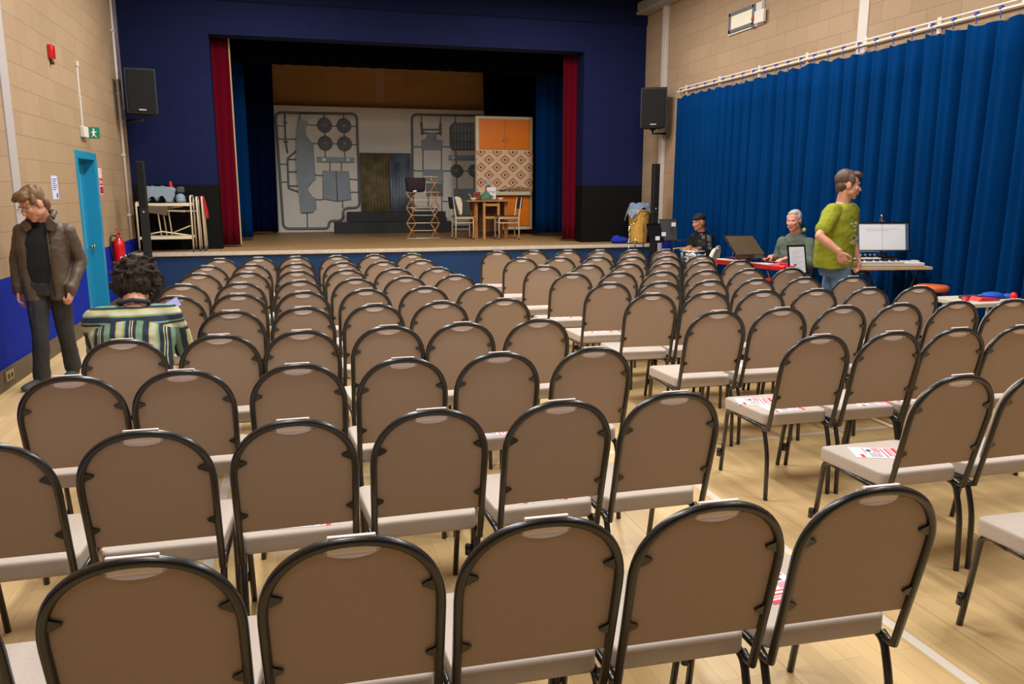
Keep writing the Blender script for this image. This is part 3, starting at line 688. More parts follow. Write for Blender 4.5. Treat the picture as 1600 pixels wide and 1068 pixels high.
# right wall: conduit, cable tray, framed sign
b = B(); b.box(XR-.07, XR-.005, 13.12, 13.26, .02, 4.84, bev=.004)
tag(b.obj('cable_trunking', M('trunk_grey', (196, 184, 176), .5)), 'tall grey white trunking up the right wall beside the loudspeaker', 'trunking')
b = B(); b.box(XR-.22, XR-.005, 8.5, 14.0, 4.84, 5.0, bev=.006); b.box(XR-.24, XR-.005, 8.5, 14.0, 4.80, 4.84, bev=.004)
tag(b.obj('ceiling_duct', M('duct_grey', (150, 148, 146), .5)), 'grey duct running along the top of the right wall', 'duct')
t = thing('framed_sign', 'grey framed blank cream sign high on the right wall', 'sign', (XR-.02, 10.75, 4.1))
B().box(XR-.025, XR-.002, 10.2, 11.12, 3.94, 4.25, bev=.004).obj('backing_board', M('board_pale', (206, 200, 190), .6), t)
b = B(); x0, x1 = XR-.045, XR-.025
b.box(x0, x1, 10.42, 11.09, 4.20, 4.245, bev=.003).box(x0, x1, 10.42, 11.09, 3.965, 4.01, bev=.003).box(x0, x1, 11.04, 11.09, 3.965, 4.245, bev=.003).box(x0, x1, 10.40, 10.46, 3.93, 4.245, bev=.003)
b.obj('frame', M('frame_grey', (96, 98, 100), .5), t)
B().box(XR-.032, XR-.025, 10.46, 11.04, 4.01, 4.2).obj('sign_panel', M('panel_cream', (222, 214, 190), .5), t)
t = thing('alarm_call_box', 'small cream box with a red light beside the framed sign on the right wall', 'alarm', (XR, 10.28, 4.02))
B().box(XR-.07, XR-.025, 10.13, 10.36, 3.96, 4.13, bev=.008).obj('housing', WHITEP, t)
b = B(); b.ell((XR-.05, 10.42, 4.05), (.025, .03, .028)); b.obj('beacon', M('beacon_red', (180, 50, 36), .3), t)
b = B(); b.tube([(XR-.03, 10.22, 4.13), (XR-.03, 10.22, 5.38)], .018); b.obj('conduit', WHITEP, t)

# ------------------------------------------------------------ drapes
def drape(name, p0, p1, z0, z1, mat, amp=.05, wl=.16, seed=1, top=None, slant=(0, 0), res=.016, label=None, cat='curtain', parent=None, edges=None, zseg=10, crease=False, sgn=1):
    """pleated cloth hung along p0 -> p1; pleats deepen and drift towards the hem"""
    p0, p1 = V(p0), V(p1); L = (p1-p0).length; d = (p1-p0)/L; nrm = V((-d.y, d.x))
    rs = random.Random(seed); ph = [rs.uniform(0, 6.28) for _ in range(6)]
    n = int(L/res)+1; bm = bmesh.new(); rows = []
    for j in range(zseg+1):
        v = j/zseg; row = []
        for i in range(n+1):
            s = L*i/n
            zt = z1 + (top(s) if top else 0)
            z = z0 + (zt-z0)*v
            w = 1-v
            ss = s + .035*math.sin(s*1.9+ph[0])*w + .02*math.sin(s*5+ph[1]+w*2)
            a = amp*(.55+.45*w)*(.65+.5*math.sin(s*1.3+ph[2])*math.sin(s*.47+ph[3]))
            q = math.sin(2*PI*ss/wl + 1.6*math.sin(s*2.1+ph[4]) + .5*w)
            q = 1 - 2*abs(math.cos(PI*ss/wl + .8*math.sin(s*2.1+ph[4]) + .25*w))**10 if crease else math.copysign(abs(q)**.75, q)
            off = a*sgn*q + a*(.28 if crease else .45)*math.sin(2*PI*ss/(wl*.43)+ph[5]+w)
            sl = slant[0]*(1-s/L) + slant[1]*(s/L)
            P = p0 + d*(s + sl*(v-.0)) + nrm*off
            row.append(bm.verts.new((P.x, P.y, z)))
        rows.append(row)
    for j in range(zseg):
        for i in range(n):
            f = bm.faces.new((rows[j][i], rows[j][i+1], rows[j+1][i+1], rows[j+1][i])); f.smooth = True
    me = bpy.data.meshes.new(name); bm.to_mesh(me); bm.free()
    o = link_mesh(name, me, mat, parent)
    solidify(o, .005)
    if label: tag(o, label, cat)
    return o
m_velvet = M('red_velvet', (92, 2, 22), .95, var=(30, .1), spec=.06); m_velvet.node_tree.nodes['Principled BSDF'].inputs['Sheen Weight'].default_value = .05
m_blue = M('blue_curtain', (0, 46, 94), 1.0, var=(1.1, .1), spec=.04)
m_wing = M('wing_blue', (2, 44, 92), 1., spec=.05)
m_blackd = M('black_drape', (7, 8, 13), 1., spec=.05)
c = drape('stage_curtain', (-1.30, 14.46), (-.875, 14.46), .77, 4.2, m_velvet, amp=.03, wl=.14, seed=3, label='dark red velvet stage curtain drawn back at the left of the opening')
B().box(-.872, -.850, 14.44, 14.46, .78, 4.2).obj('pale_lining_edge', M('lining_cream', (190, 160, 120), .8), c)
drape('stage_curtain', (4.96, 14.46), (5.36, 14.46), .77, 4.2, m_velvet, amp=.035, wl=.12, seed=5, label='dark red velvet stage curtain drawn back at the right of the opening')
drape('wing_curtain', (-1.75, 16.2), (-.74, 16.25), .80, 5.2, m_wing, amp=.05, wl=.2, seed=8, label='blue wing curtain just behind the left red curtain')
drape('wing_curtain', (-1.6, 18.3), (-.30, 18.3), .80, 5.2, M('wing_navy', (5, 16, 48), 1., spec=.05), amp=.05, wl=.22, seed=9, slant=(0, .06), label='dark navy wing curtain beside the model kit backdrop')
drape('wing_curtain', (4.98, 16.25), (6.2, 16.25), .80, 5.2, m_wing, amp=.06, wl=.22, seed=10, label='blue wing curtain between the orange kitchen flat and the red curtain')
drape('backdrop_curtain', (4.66, 19.2), (6.35, 19.2), .80, 5.2, m_blackd, amp=.04, wl=.2, seed=11, slant=(-.12, 0), label='black drape behind the orange kitchen flat')
drape('border_curtain', (-2.3, 15.4), (6.3, 15.4), 3.9, 5.3, m_blackd, amp=.03, wl=.3, seed=12, res=.04, label='black border drape hanging across the top of the stage', )
# long blue curtains on the right wall
def scallop(s): return -.02 - .035*abs(math.sin(PI*s/.27)) + .012*math.sin(s*3)
XC = 6.30
drape('wall_curtain', (XC-.005, 8.98), (XC-.005, 12.46), .03, 3.24, m_blue, amp=.085, wl=.23, seed=21, top=scallop, crease=True, label='deep blue floor length curtain on the right wall, the half nearer the stage')
drape('wall_curtain', (XC-.01, 4.3), (XC-.01, 9.03), .03, 3.24, m_blue, amp=.095, wl=.27, seed=25, top=scallop, crease=True, label='deep blue floor length curtain on the right wall, the half nearer the camera')
t = thing('curtain_rail', 'white curtain rail with blue gliders along the right wall', 'curtain rail', (XC, 12.5, 3.3))
RAILM = M('rail_white', (216, 200, 186), .45)
B().box(XC-.012, XC+.012, 4.2, 12.5, 3.285, 3.305).box(XC+.03, XC+.045, 4.2, 12.5, 3.345, 3.36).obj('rail', RAILM, t)
y = 12.4; k = 0
while y > 4.3:
    if k % 4 == 0:
        b = B(); b.box(XC-.014, XR, y-.015, y+.015, 3.30, 3.33).box(XR-.02, XR, y-.025, y+.025, 3.24, 3.40).obj('rail_bracket', RAILM, t)
    b = B(); b.box(XC-.02, XC+.02, y-.045, y-.015, 3.30, 3.33, bev=.004); b.box(XC-.004, XC+.004, y-.034, y-.026, 3.22, 3.29)
    b.obj('glider', M('glider_blue', (40, 70, 160), .4), t)
    y -= .27; k += 1

# ------------------------------------------------------------ loudspeakers
GRILLE = M('speaker_grille', (27, 27, 26), .8, bump=(240, .5), spec=.2); CAB = M('speaker_cabinet', (15, 15, 15), .6)
def wall_speaker(x, y, z, w, h, d, yaw, label, side):
    t = thing('wall_loudspeaker', label, 'loudspeaker', (0, 0, 0), 'wall loudspeakers beside the stage')
    hw = w/2
    out = [(-hw, -d*.5), (hw, -d*.5), (hw*.62, d*.5), (-hw*.62, d*.5)]
    b = B(); b.prism([(px, py) for px, py in out], 0, h, fn=lambda a, q, c: V((a, c, q-h/2)), bev=.015)
    b.obj('cabinet', CAB, t)
    b = B(); b.box(-hw+.02, hw-.02, -d*.5-.012, -d*.5+.005, -h/2+.03, h/2-.03, bev=.008); b.obj('grille', GRILLE, t)
    b = B()
    for k in range(6): b.box(-.05+k*.017, -.038+k*.017, -d*.5-.015, -d*.5-.011, -h/2+.055, -h/2+.07)
    b.box(-.052, .05, -d*.5-.0135, -d*.5-.011, -h/2+.052, -h/2+.056)
    b.obj('badge', M('badge_silver', (200, 200, 205), .3, .5), t)
    b = B(); b.box(-.05, .05, -.06, .06, -h/2-.03, -h/2); b.tube([(0, 0, -h/2-.03), (0, 0, -h/2-.08), (side*.24, .1, -h/2-.08)], .02)
    b.box(side*.24-.01, side*.24+.03 if side > 0 else side*.24+.01, .03, .17, -h/2-.16, -h/2+.06)
    b.obj('bracket', BLACKM, t)
    t.location = (x, y, z); t.rotation_euler.z = yaw
    return t
wall_speaker(-2.09, 13.35, 3.13, .42, .66, .34, math.radians(12), 'black wall loudspeaker in the corner left of the stage', -1)
wall_speaker(6.10, 12.98, 3.07, .44, .67, .34, math.radians(-24), 'black wall loudspeaker in the corner right of the stage', 1)
def column_speaker(x, y, top, yaw, label):
    t = thing('column_loudspeaker', label, 'loudspeaker', (x, y, 0), 'column loudspeakers standing on the hall floor')
    B().box(x-.055, x+.055, y-.05, y+.05, .78, top, bev=.008).obj('array_column', CAB, t)
    B().box(x-.045, x+.045, y-.056, y-.05, 1.45, top-.02, bev=.004).obj('grille', GRILLE, t)
    B().box(x-.055, x+.055, y-.05, y+.05, .46, .78, bev=.006).obj('spacer', BLACKPL, t)
    b = B(); b.ell((x, y-.055, 1.38), (.014, .006, .014)); b.obj('round_badge', M('badge_silver', (200, 200, 205)), t)
    B().box(x-.17, x+.17, y-.2, y+.2, .01, .46, bev=.02).obj('subwoofer', CAB, t)
    B().box(x-.15, x+.15, y-.212, y-.2, .04, .43, bev=.006).obj('subwoofer_grille', GRILLE, t)
    return t
t = column_speaker(-2.06, 12.6, 2.1, 0, 'tall thin black column loudspeaker at the left end of the stage')
t = column_speaker(5.98, 12.55, 2.13, 0, 'tall thin black column loudspeaker at the right end of the stage')

# ------------------------------------------------------------ model kit backdrop
BX, BZ = .001, 0
m_flat = M('flat_white', (240, 234, 222), .7, var=(1.3, .06))
m_sprue = M('sprue_grey', (120, 124, 128), .5, var=(5, .08)); m_part = M('kit_part_grey', (152, 164, 174), .5, var=(3, .1))
m_tyre = M('kit_tyre', (112, 116, 120), .6); m_dark = M('kit_dark', (44, 46, 50), .6)
t = thing('scenery_flat', 'big white stage backdrop with grey model car kit parts in frames', 'scenery', (2.2, 19.35, ZS))
B().box(-.34, 4.68, 19.31, 19.35, ZS, 3.58).obj('board', m_flat, t)
def P3(p, y=19.285): return (p[0], y, p[1])
def sprue(pts, r=.028, rd=.13, closed=False):
    b = B(); b.tube(round_path([P3(p) for p in pts], rd), r, seg=8); return b
fl = [(.3, 3.42), (1.57, 3.43), (1.56, 1.29), (1.17, 1.28), (1.17, .99), (.84, .99), (.82, .81), (-.2, .82), (-.24, 3.42), (.35, 3.42)]
sprue(fl).obj('sprue_frame', m_sprue, t)
fr = [(4.6, 3.46), (2.85, 3.45), (2.83, 1.28), (3.33, 1.27)]
sprue(fr).obj('sprue_frame', m_sprue, t)
sprue([(3.40, 1.27), (3.42, 1.05), (3.62, 1.05), (3.66, .82), (4.6, .81)], rd=.06).obj('sprue_frame', m_sprue, t)
def relief(name, pts, y0=19.24, mat=None, bev=.012):
    b = B(); b.prism(pts, 19.31, y0, bev=bev); return b.obj(name, mat or m_part, t)
relief('car_side', [(.25,3.26),(.30,3.29),(.36,3.24),(.46,3.24),(.46,3.16),(.40,3.10),(.37,3.0),(.38,2.90),(.46,2.82),(.56,2.75),(.57,1.94),(.46,1.88),(.38,1.78),(.38,1.66),(.45,1.56),(.56,1.52),(.56,1.28),(.48,1.19),(.22,1.18),(.19,1.69),(.155,2.1),(.17,2.54),(.21,3.0)], 19.22)
b = B(); b.tube(round_path([P3(p, 19.28) for p in [(.18, 2.58), (-.03, 2.41), (-.04, 1.74), (.17, 1.66)]], .03), .02)
for z in (2.39, 2.11, 1.79): b.tube([P3((-.03, z)), P3((.17, z))], .016)
b.obj('car_roof_frame', m_sprue, t)
b = B(); b.tube([P3(p) for p in [(.40, 3.13), (.37, 3.02), (.385, 2.9), (.46, 2.82)]], .022); b.obj('wheel_arch', m_dark, t)
b = B(); b.tube([P3(p) for p in [(.46, 1.87), (.375, 1.78), (.375, 1.66), (.45, 1.57)]], .022); b.obj('wheel_arch', m_dark, t)
b = B(); b.tube([P3(p) for p in [(-.035, 3.38), (-.045, 3.23), (-.05, 2.78), (-.02, 2.53)]], .02); b.ell(P3((-.04, 3.2)), (.05, .025, .03)); b.ell(P3((-.05, 2.78)), (.055, .025, .025)); b.obj('steering_rod', m_sprue, t)
RX = Matrix.Rotation(PI/2, 3, 'X')
def kit_wheel(x, z, r):
    b = B(); b.lathe([(r*.55, 0), (r*.95, 0), (r, .02), (r*.97, .055), (r*.8, .075), (r*.55, .06)], (x, 19.30, z), seg=28, rot=RX)
    w = b.obj('kit_wheel', m_tyre, t)
    b = B(); b.lathe([(r*.55, 0), (r*.56, .066), (r*.42, .04), (r*.4, 0)], (x, 19.30, z), seg=24, rot=RX); b.obj('rim', m_dark, w)
    b = B(); b.lathe([(r*.3, 0), (r*.3, .05), (r*.16, .085), (.005, .09)], (x, 19.30, z), seg=20, rot=RX); b.obj('hub', m_part, w)
for x, z in ((.83, 3.16), (1.27, 3.16), (.83, 2.76), (1.265, 2.755)): kit_wheel(x, z, .165)
for x, z in ((3.91, 2.16), (4.34, 2.165)): kit_wheel(x, z, .15)
bp = relief('kit_bumper', [(.63, 2.33), (1.47, 2.33), (1.48, 2.44), (.63, 2.45)], 19.26)
b = B()
for x in (.78, 1.33): b.lathe([(.045, 0), (.045, .02), (.03, .03), (.028, .012)], (x, 19.262, 2.39), rot=RX)
b.obj('lamp_ring', m_flat, bp)
bp = relief('kit_bumper', [(3.72, 2.41), (4.6, 2.41), (4.6, 2.53), (3.72, 2.52)], 19.26)
b = B(); b.lathe([(.045, 0), (.045, .02), (.03, .03), (.028, .012)], (3.83, 19.262, 2.47), rot=RX); b.obj('lamp_ring', m_flat, bp)
hd = relief('kit_bonnet', [(.75, 2.14), (1.34, 2.13), (1.37, 1.48), (1.05, 1.44), (.72, 1.50)], 19.25)
b = B(); b.tube([(1.045, 19.248, 2.13), (1.05, 19.248, 1.45)], .012); b.obj('bonnet_ridge', m_tyre, hd)
b = B(); b.tube(round_path([P3(p) for p in [(3.07, 3.27), (3.09, 2.99)]], .01), .03); b.tube([P3(p) for p in [(3.53, 3.26), (3.53, 2.99)]], .03); b.tube([P3((3.1, 3.11)), P3((3.52, 3.12))], .016); b.tube([P3((3.1, 3.05)), P3((3.2, 3.02)), P3((3.42, 3.02)), P3((3.52, 3.05))], .016)
b.obj('kit_axle', m_sprue, t)
relief('kit_chassis', [(3.21,3.03),(3.42,3.03),(3.42,2.88),(3.57,2.87),(3.56,2.65),(3.07,2.64),(3.07,2.86),(3.20,2.89)], 19.26)
b = B(); b.prism([(3.83,3.28),(4.6,3.30),(4.6,2.65),(3.82,2.64),(3.75,2.72),(3.75,3.19)], 19.31, 19.25, bev=.012); gr = b.obj('kit_seat_tray', m_tyre, t)
b = B()
for r_, z0 in ((0, 3.06), (1, 2.85), (2, 2.67)):
    for k in range(9 if r_ < 2 else 6):
        x = 3.86 + k*.085; b.box(x, x+.035, 19.238, 19.252, z0+.01, z0+.16, bev=.004)
b.obj('raised_ribs', m_part, gr)
relief('kit_panel', [(3.08, 1.93), (3.58, 1.88), (3.58, 2.18), (3.08, 2.19)], 19.27)
relief('kit_panel', [(3.82, 1.73), (4.6, 1.73), (4.6, 1.07), (3.87, 1.08)], 19.27)
relief('kit_panel', [(3.16, 1.56), (3.57, 1.56), (3.57, 1.86), (3.16, 1.86)], 19.28, m_sprue)
SP = [(.29,3.42,.28,3.27),(.82,3.42,.82,3.30),(1.27,3.42,1.27,3.30),(-.22,3.13,-.07,3.13),(.47,3.16,.68,3.16),(.99,3.15,1.12,3.15),(1.43,3.15,1.56,3.15),(-.24,2.84,.19,2.84),(.56,2.75,.68,2.75),(1.0,2.75,1.12,2.75),(1.43,2.74,1.56,2.74),(-.23,2.28,-.03,2.28),(.56,2.04,.75,2.03),(1.34,1.95,1.56,1.94),(-.22,1.88,-.04,1.88),(1.36,1.65,1.56,1.65),(.55,1.48,.73,1.48),(.35,1.2,.34,.82),(.82,2.6,.82,2.43),(1.26,2.59,1.26,2.43),(.92,2.34,.91,2.13),(1.18,2.34,1.17,2.13),(.83,3.0,.83,2.92),(1.27,3.0,1.27,2.92),(1.17,1.47,1.17,1.28),
 (3.08,3.44,3.08,3.25),(3.54,3.44,3.53,3.25),(3.90,3.45,3.90,3.28),(2.86,2.71,3.08,2.71),(3.56,2.72,3.76,2.72),(3.10,2.65,3.09,2.18),(3.55,2.65,3.54,2.17),(3.90,2.65,3.90,2.51),(3.90,2.42,3.90,2.3),(3.91,2.02,3.91,1.72),(4.34,2.02,4.34,1.72),(2.85,2.16,3.09,2.15),(3.57,2.15,3.77,2.16),(4.06,2.16,4.2,2.16),(3.56,1.43,3.84,1.43),(3.54,1.57,3.53,1.13),(3.21,1.57,3.20,1.27)]
for x0, z0, x1, z1 in SP:
    b = B(); b.tube([(x0, 19.29, z0), (x1, 19.29, z1)], .012, seg=6); b.obj('sprue_runner', m_sprue, t)

# corrugated door sheets and the steps
t = thing('corrugated_door', 'rusty olive and blue grey corrugated metal door panel on the backdrop', 'door panel', (2.18, 19.2, ZS))
def corr(x0, x1, mat, name):
    b = B(); n = int((x1-x0)/.0125); pts = []
    for i in range(n+1):
        x = x0+(x1-x0)*i/n; pts.append((x, 19.17+.018*math.sin(2*PI*x/.075)))
    top = [b.bm.verts.new((x, y, 2.53)) for x, y in pts]; bot = [b.bm.verts.new((x, y, ZS+.01)) for x, y in pts]
    for i in range(n):
        f = b.bm.faces.new((bot[i], bot[i+1], top[i+1], top[i])); f.smooth = True
    o = b.obj(name, mat, t, norm=False); solidify(o, .012)
corr(1.61, 2.27, M('rusty_olive', (118, 106, 72), .6, var=(5, .45)), 'olive_sheet')
corr(2.275, 2.77, M('blue_steel', (122, 134, 148), .45, .3, var=(3, .5)), 'grey_sheet')
B().box(1.6, 2.78, 19.2, 19.24, ZS, 2.55).obj('backing_board', m_dark, t)
t = thing('stage_steps', 'low black wooden steps in front of the corrugated door', 'steps', (2.2, 18.7, ZS))
m_steps = M('steps_black', (40, 40, 42), .6, var=(6, .1))
B().box(1.24, 3.52, 18.70, 19.14, ZS, 1.20, bev=.006).obj('upper_step', m_steps, t)
B().box(.92, 3.60, 18.34, 18.70, ZS, .98, bev=.006).obj('lower_step', m_steps, t)

# concertina clothes airer
t = thing('clothes_airer', 'wooden concertina clothes airer with pale rods at the middle of the stage', 'airer', (2.55, 15.95, ZS))
def lattice(x, n, dx=.20, dy=.10, h=.303):
    for k in range(n):
        z0 = ZS+.012+k*h
        for s, yy in ((1, 0), (-1, .014)):
            b = B(); a = V((x if s > 0 else x+dx, 15.9+yy+(0 if s > 0 else dy), z0)); c = V((x+dx if s > 0 else x, 15.9+yy+(dy if s > 0 else 0), z0+h))
            b.tube([a, c], .0105, seg=6); b.obj('slat', M('airer_wood', (206, 134, 62), .5, var=(12, .15)), t)
lattice(2.20, 3); lattice(2.68, 4)
def rod(x0, y0, x1, y1, z):
    b = B(); b.tube([(x0, y0, z), (x1, y1, z)], .008, seg=6); b.obj('rod', M('rod_pale', (224, 206, 170), .5), t)
for k in range(4):
    z = ZS+.014+k*.303
    rod(2.20, 15.895, 2.68, 15.895, z); rod(2.40, 16.005, 2.88, 16.005, z)
for k in range(3): rod(2.30, 15.955, 2.78, 15.955, ZS+.165+k*.303)
rod(2.68, 15.9, 2.88, 15.99, ZS+.014+4*.303)
rod(2.55, 15.895, 2.68, 15.895, ZS+.014+4*.303)
b = B(); b.loft([((2.39, 15.93, 1.655), V((1,0,0)), V((0,1,0)), .17, .05), ((2.40, 15.93, 1.70), V((1,0,0)), V((0,1,0)), .185, .08), ((2.395, 15.93, 1.90), V((1,0,0)), V((0,1,0)), .2, .085), ((2.39, 15.93, 1.935), V((1,0,0)), V((0,1,0)), .19, .07)], seg=32, p=4)
t = thing('woven_bag', 'dark maroon woven bag sitting on the left of the clothes airer', 'bag', (2.39, 15.93, 1.655))
b.obj('bag_body', M('bag_dark', (34, 22, 28), .8, bump=(60, .6)), t)
b = B()
for z in (1.74, 1.79, 1.84, 1.89): b.tube([(2.22, 15.855, z), (2.3, 15.846, z-.004), (2.48, 15.846, z+.003), (2.56, 15.855, z)], .005, seg=5)
b.obj('stripes', M('bag_stripe', (100, 50, 58), .8), t)
b = B(); b.ell((2.38, 15.86, 1.675), (.03, .02, .022)); b.ell((2.35, 15.86, 1.668), (.02, .02, .016)); b.obj('white_tag', PAPER, t)

# ------------------------------------------------------------ orange kitchen flat
CREAM = M('flat_cream', (228, 214, 180), .5); ORANGE = M('kitchen_orange', (244, 128, 2), .4, var=(.9, .04))
def wallpaper():
    m = bpy.data.materials.new('retro_wallpaper'); m.use_nodes = True; nt, bs = nodes_of(m); bs.inputs['Roughness'].default_value = .7
    tc = nt.nodes.new('ShaderNodeTexCoord'); sx = nt.nodes.new('ShaderNodeSeparateXYZ'); nt.links.new(tc.outputs['Object'], sx.inputs[0])
    u = mathn(nt, 'DIVIDE', sx.outputs['X'], .36); v = mathn(nt, 'DIVIDE', sx.outputs['Z'], .322)
    a = mathn(nt, 'ABSOLUTE', mathn(nt, 'SUBTRACT', mathn(nt, 'FRACT', u), .5)); a = mathn(nt, 'MULTIPLY', a, 1.0); c = mathn(nt, 'ABSOLUTE', mathn(nt, 'SUBTRACT', mathn(nt, 'FRACT', v), .5))
    s = mathn(nt, 'ADD', a, c)
    k = mathn(nt, 'MINIMUM', s, mathn(nt, 'SUBTRACT', 1, s))
    r = nt.nodes.new('ShaderNodeValToRGB'); r.color_ramp.interpolation = 'CONSTANT'
    stops = [(0, (112, 66, 58)), (.10, (232, 214, 184)), (.175, (226, 168, 92)), (.235, (224, 110, 50)), (.335, (232, 214, 184)), (.42, (234, 206, 172))]
    e = r.color_ramp.elements
    e[0].position = 0; e[0].color = lin(stops[0][1]); e[1].position = stops[1][0]; e[1].color = lin(stops[1][1])
    for p, cc in stops[2:]:
        q = e.new(p); q.color = lin(cc)
    nt.links.new(k, r.inputs['Fac']); nt.links.new(r.outputs['Color'], bs.inputs['Base Color'])
    return m
t = thing('kitchen_flat', 'orange and cream retro kitchen scenery flat with diamond wallpaper', 'scenery', (4.52, 17.1, ZS))
B().box(3.88, 5.15, 17.02, 17.14, .84, 3.25, bev=.004).obj('cream_panel', CREAM, t)
cd = B().box(3.95, 4.512, 16.995, 17.02, 2.56, 3.19, bev=.004).obj('cupboard_door', ORANGE, t)
b = B(); b.tube(round_path([(4.47, 16.995, 2.83), (4.47, 16.965, 2.83), (4.47, 16.965, 2.72), (4.47, 16.995, 2.72)], .01), .007); b.obj('door_pull', CHROME, cd)
cd = B().box(4.516, 5.08, 16.995, 17.02, 2.56, 3.19, bev=.004).obj('cupboard_door', ORANGE, t)
b = B(); b.tube(round_path([(4.555, 16.995, 2.83), (4.555, 16.965, 2.83), (4.555, 16.965, 2.72), (4.555, 16.995, 2.72)], .01), .007); b.obj('door_pull', CHROME, cd)
B().box(3.895, 5.15, 17.0, 17.02, 1.66, 2.53).obj('wallpaper_panel', wallpaper(), t)
B().box(3.90, 5.07, 16.86, 17.02, 1.585, 1.665, bev=.01).obj('worktop_shelf', CREAM, t)
B().box(3.95, 5.08, 16.995, 17.02, .92, 1.58, bev=.004).obj('lower_panel', ORANGE, t)
for x in (4.05, 4.9):
    b = B(); b.tube([(x, 17.08, .84), (x, 17.08, .80)], .012); b.tube([(x-.012, 17.08, ZS+.034), (x+.012, 17.08, ZS+.034)], .034, seg=14); b.obj('castor', BLACKM, t)
# jars along the shelf
for k in range(7):
    x = 4.56+k*.075; h = (.10, .12, .10, .13, .10, .11, .10)[k]
    t = thing('spice_jar', 'small brown and cream jar in the row on the kitchen flat shelf', 'jar', (x, 16.92, 1.665), 'spice jars on the kitchen flat shelf')
    b = B(); b.lathe([(.022, 0), (.027, .01), (.027, h*.7), (.018, h*.8)], (x, 16.92, 1.665), seg=14); b.obj('jar_body', M('jar_tan', (170, 130, 86), .4, var=(20, .3)), t)
    b = B(); b.lathe([(.02, h*.8), (.02, h), (.004, h+.008)], (x, 16.92, 1.665), seg=14); b.obj('lid', CREAM, t)
t = thing('small_pan', 'small dark dish at the left of the jars on the kitchen flat shelf', 'dish', (4.43, 16.92, 1.665))
b = B(); b.lathe([(.03, 0), (.055, .01), (.06, .035), (.055, .035), (.05, .012)], (4.43, 16.92, 1.665)); b.obj('dish_body', M('dish_dark', (60, 56, 54), .4), t)
b = B(); b.tube([(4.37, 16.91, 1.69), (4.29, 16.9, 1.70)], .007); b.obj('dish_handle', M('dish_dark', (60, 56, 54)), t)

# gateleg table
t = thing('gateleg_table', 'brown wooden gateleg table laid for breakfast on the stage', 'table', (3.85, 15.8, ZS))
TZ = 1.49
TW = M('table_wood', (170, 112, 50), .4, var=(6, .2))
B().box(3.34, 4.27, 15.5, 16.2, TZ-.022, TZ, bev=.006).obj('tabletop', M('table_top_wood', (184, 130, 72), .4, var=(6, .15)), t)
for x in (3.52, 4.14):
    B().box(x, x+.07, 15.62, 15.68, ZS, TZ-.022, bev=.004).obj('leg', TW, t)
    B().box(x, x+.07, 16.02, 16.08, ZS, TZ-.022, bev=.004).obj('leg', TW, t)
B().box(4.16, 4.19, 15.66, 16.04, 1.05, TZ-.03).obj('side_apron', TW, t)
B().box(3.54, 3.57, 15.66, 16.04, .86, TZ-.03).obj('side_apron', TW, t)
g = B().box(3.68, 3.73, 15.54, 15.59, ZS, TZ-.03, bev=.004).box(3.98, 4.03, 15.56, 15.6, 1.10, TZ-.03, bev=.004).box(3.73, 3.98, 15.55, 15.585, 1.38, 1.43).box(3.73, 3.98, 15.55, 15.585, 1.13, 1.18).obj('gate_leg', M('gate_wood', (196, 140, 70), .4, var=(6, .2)), t)
B().box(3.59, 4.14, 16.03, 16.05, .86, TZ-.03).obj('rear_panel', M('table_dark', (104, 62, 30), .5, var=(5, .2)), t)

def stage_chair(xb, xf, y0, y1, label, drape_on):
    """white tube school chair; xb = back side, xf = front side"""
    t = thing('school_chair', label, 'chair', ((xb+xf)/2, (y0+y1)/2, ZS), 'white framed chairs at the stage table')
    s = 1 if xf > xb else -1; z = ZS
    for y in (y0, y1):
        b = B(); b.tube(round_path([(xb, y, z+.01), (xb+.01*s, y, z+.42), (xb-.05*s, y, z+.82)], .08), .0115); b.obj('rear_leg', CREAMM, t)
        b = B(); b.tube(round_path([(xf, y, z+.01), (xf, y, z+.42), (xb+.02*s, y, z+.42)], .03), .0115); b.obj('front_leg', CREAMM, t)
        b = B(); b.tube([(xf, y, z+.33), (xb+.005*s, y, z+.33)], .009); b.obj('stretcher', CREAMM, t)
        for x in (xb, xf):
            b = B(); b.tube([(x, y, z), (x, y, z+.025)], .014); b.obj('foot_cap', BLACKPL, t)
    b = B(); b.box(min(xb, xf)-.01, max(xb, xf)+.03, y0-.01, y1+.01, z+.432, z+.45, bev=.006); b.obj('seat_board', WOOD, t)
    b = B(); b.box(min(xb, xf), max(xb, xf)+.01, y0+.01, y1-.01, z+.45, z+.466, bev=.007); b.obj('seat_pad', M('navy_vinyl', (30, 32, 52), .45), t)
    xm = xb-.035*s
    b = B(); b.prism([(xm-.013, z+.60), (xm+.013, z+.60), (xm-.028*s+.013, z+.83), (xm-.028*s-.013, z+.83)], y0-.015, y1+.015, bev=.006); b.obj('backrest', M('navy_vinyl', (30, 32, 52)), t)
    return t
stage_chair(3.10, 3.46, 15.45, 15.82, 'white framed chair at the left end of the breakfast table', True)
stage_chair(4.33, 3.92, 15.20, 15.52, 'white framed chair at the right end of the breakfast table', False)
b = B(); b.prism([(3.075, 1.56), (3.12, 1.575), (3.20, 1.55), (3.235, 1.44), (3.23, 1.25), (3.20, 1.20), (3.165, 1.24), (3.14, 1.40), (3.10, 1.50)], 15.40, 15.46, bev=.015, smooth=True)
tag(b.obj('cream_cardigan', M('knit_cream', (216, 204, 176), .9, bump=(90, .5))), 'cream cardigan draped over the back of the left stage chair', 'cardigan')

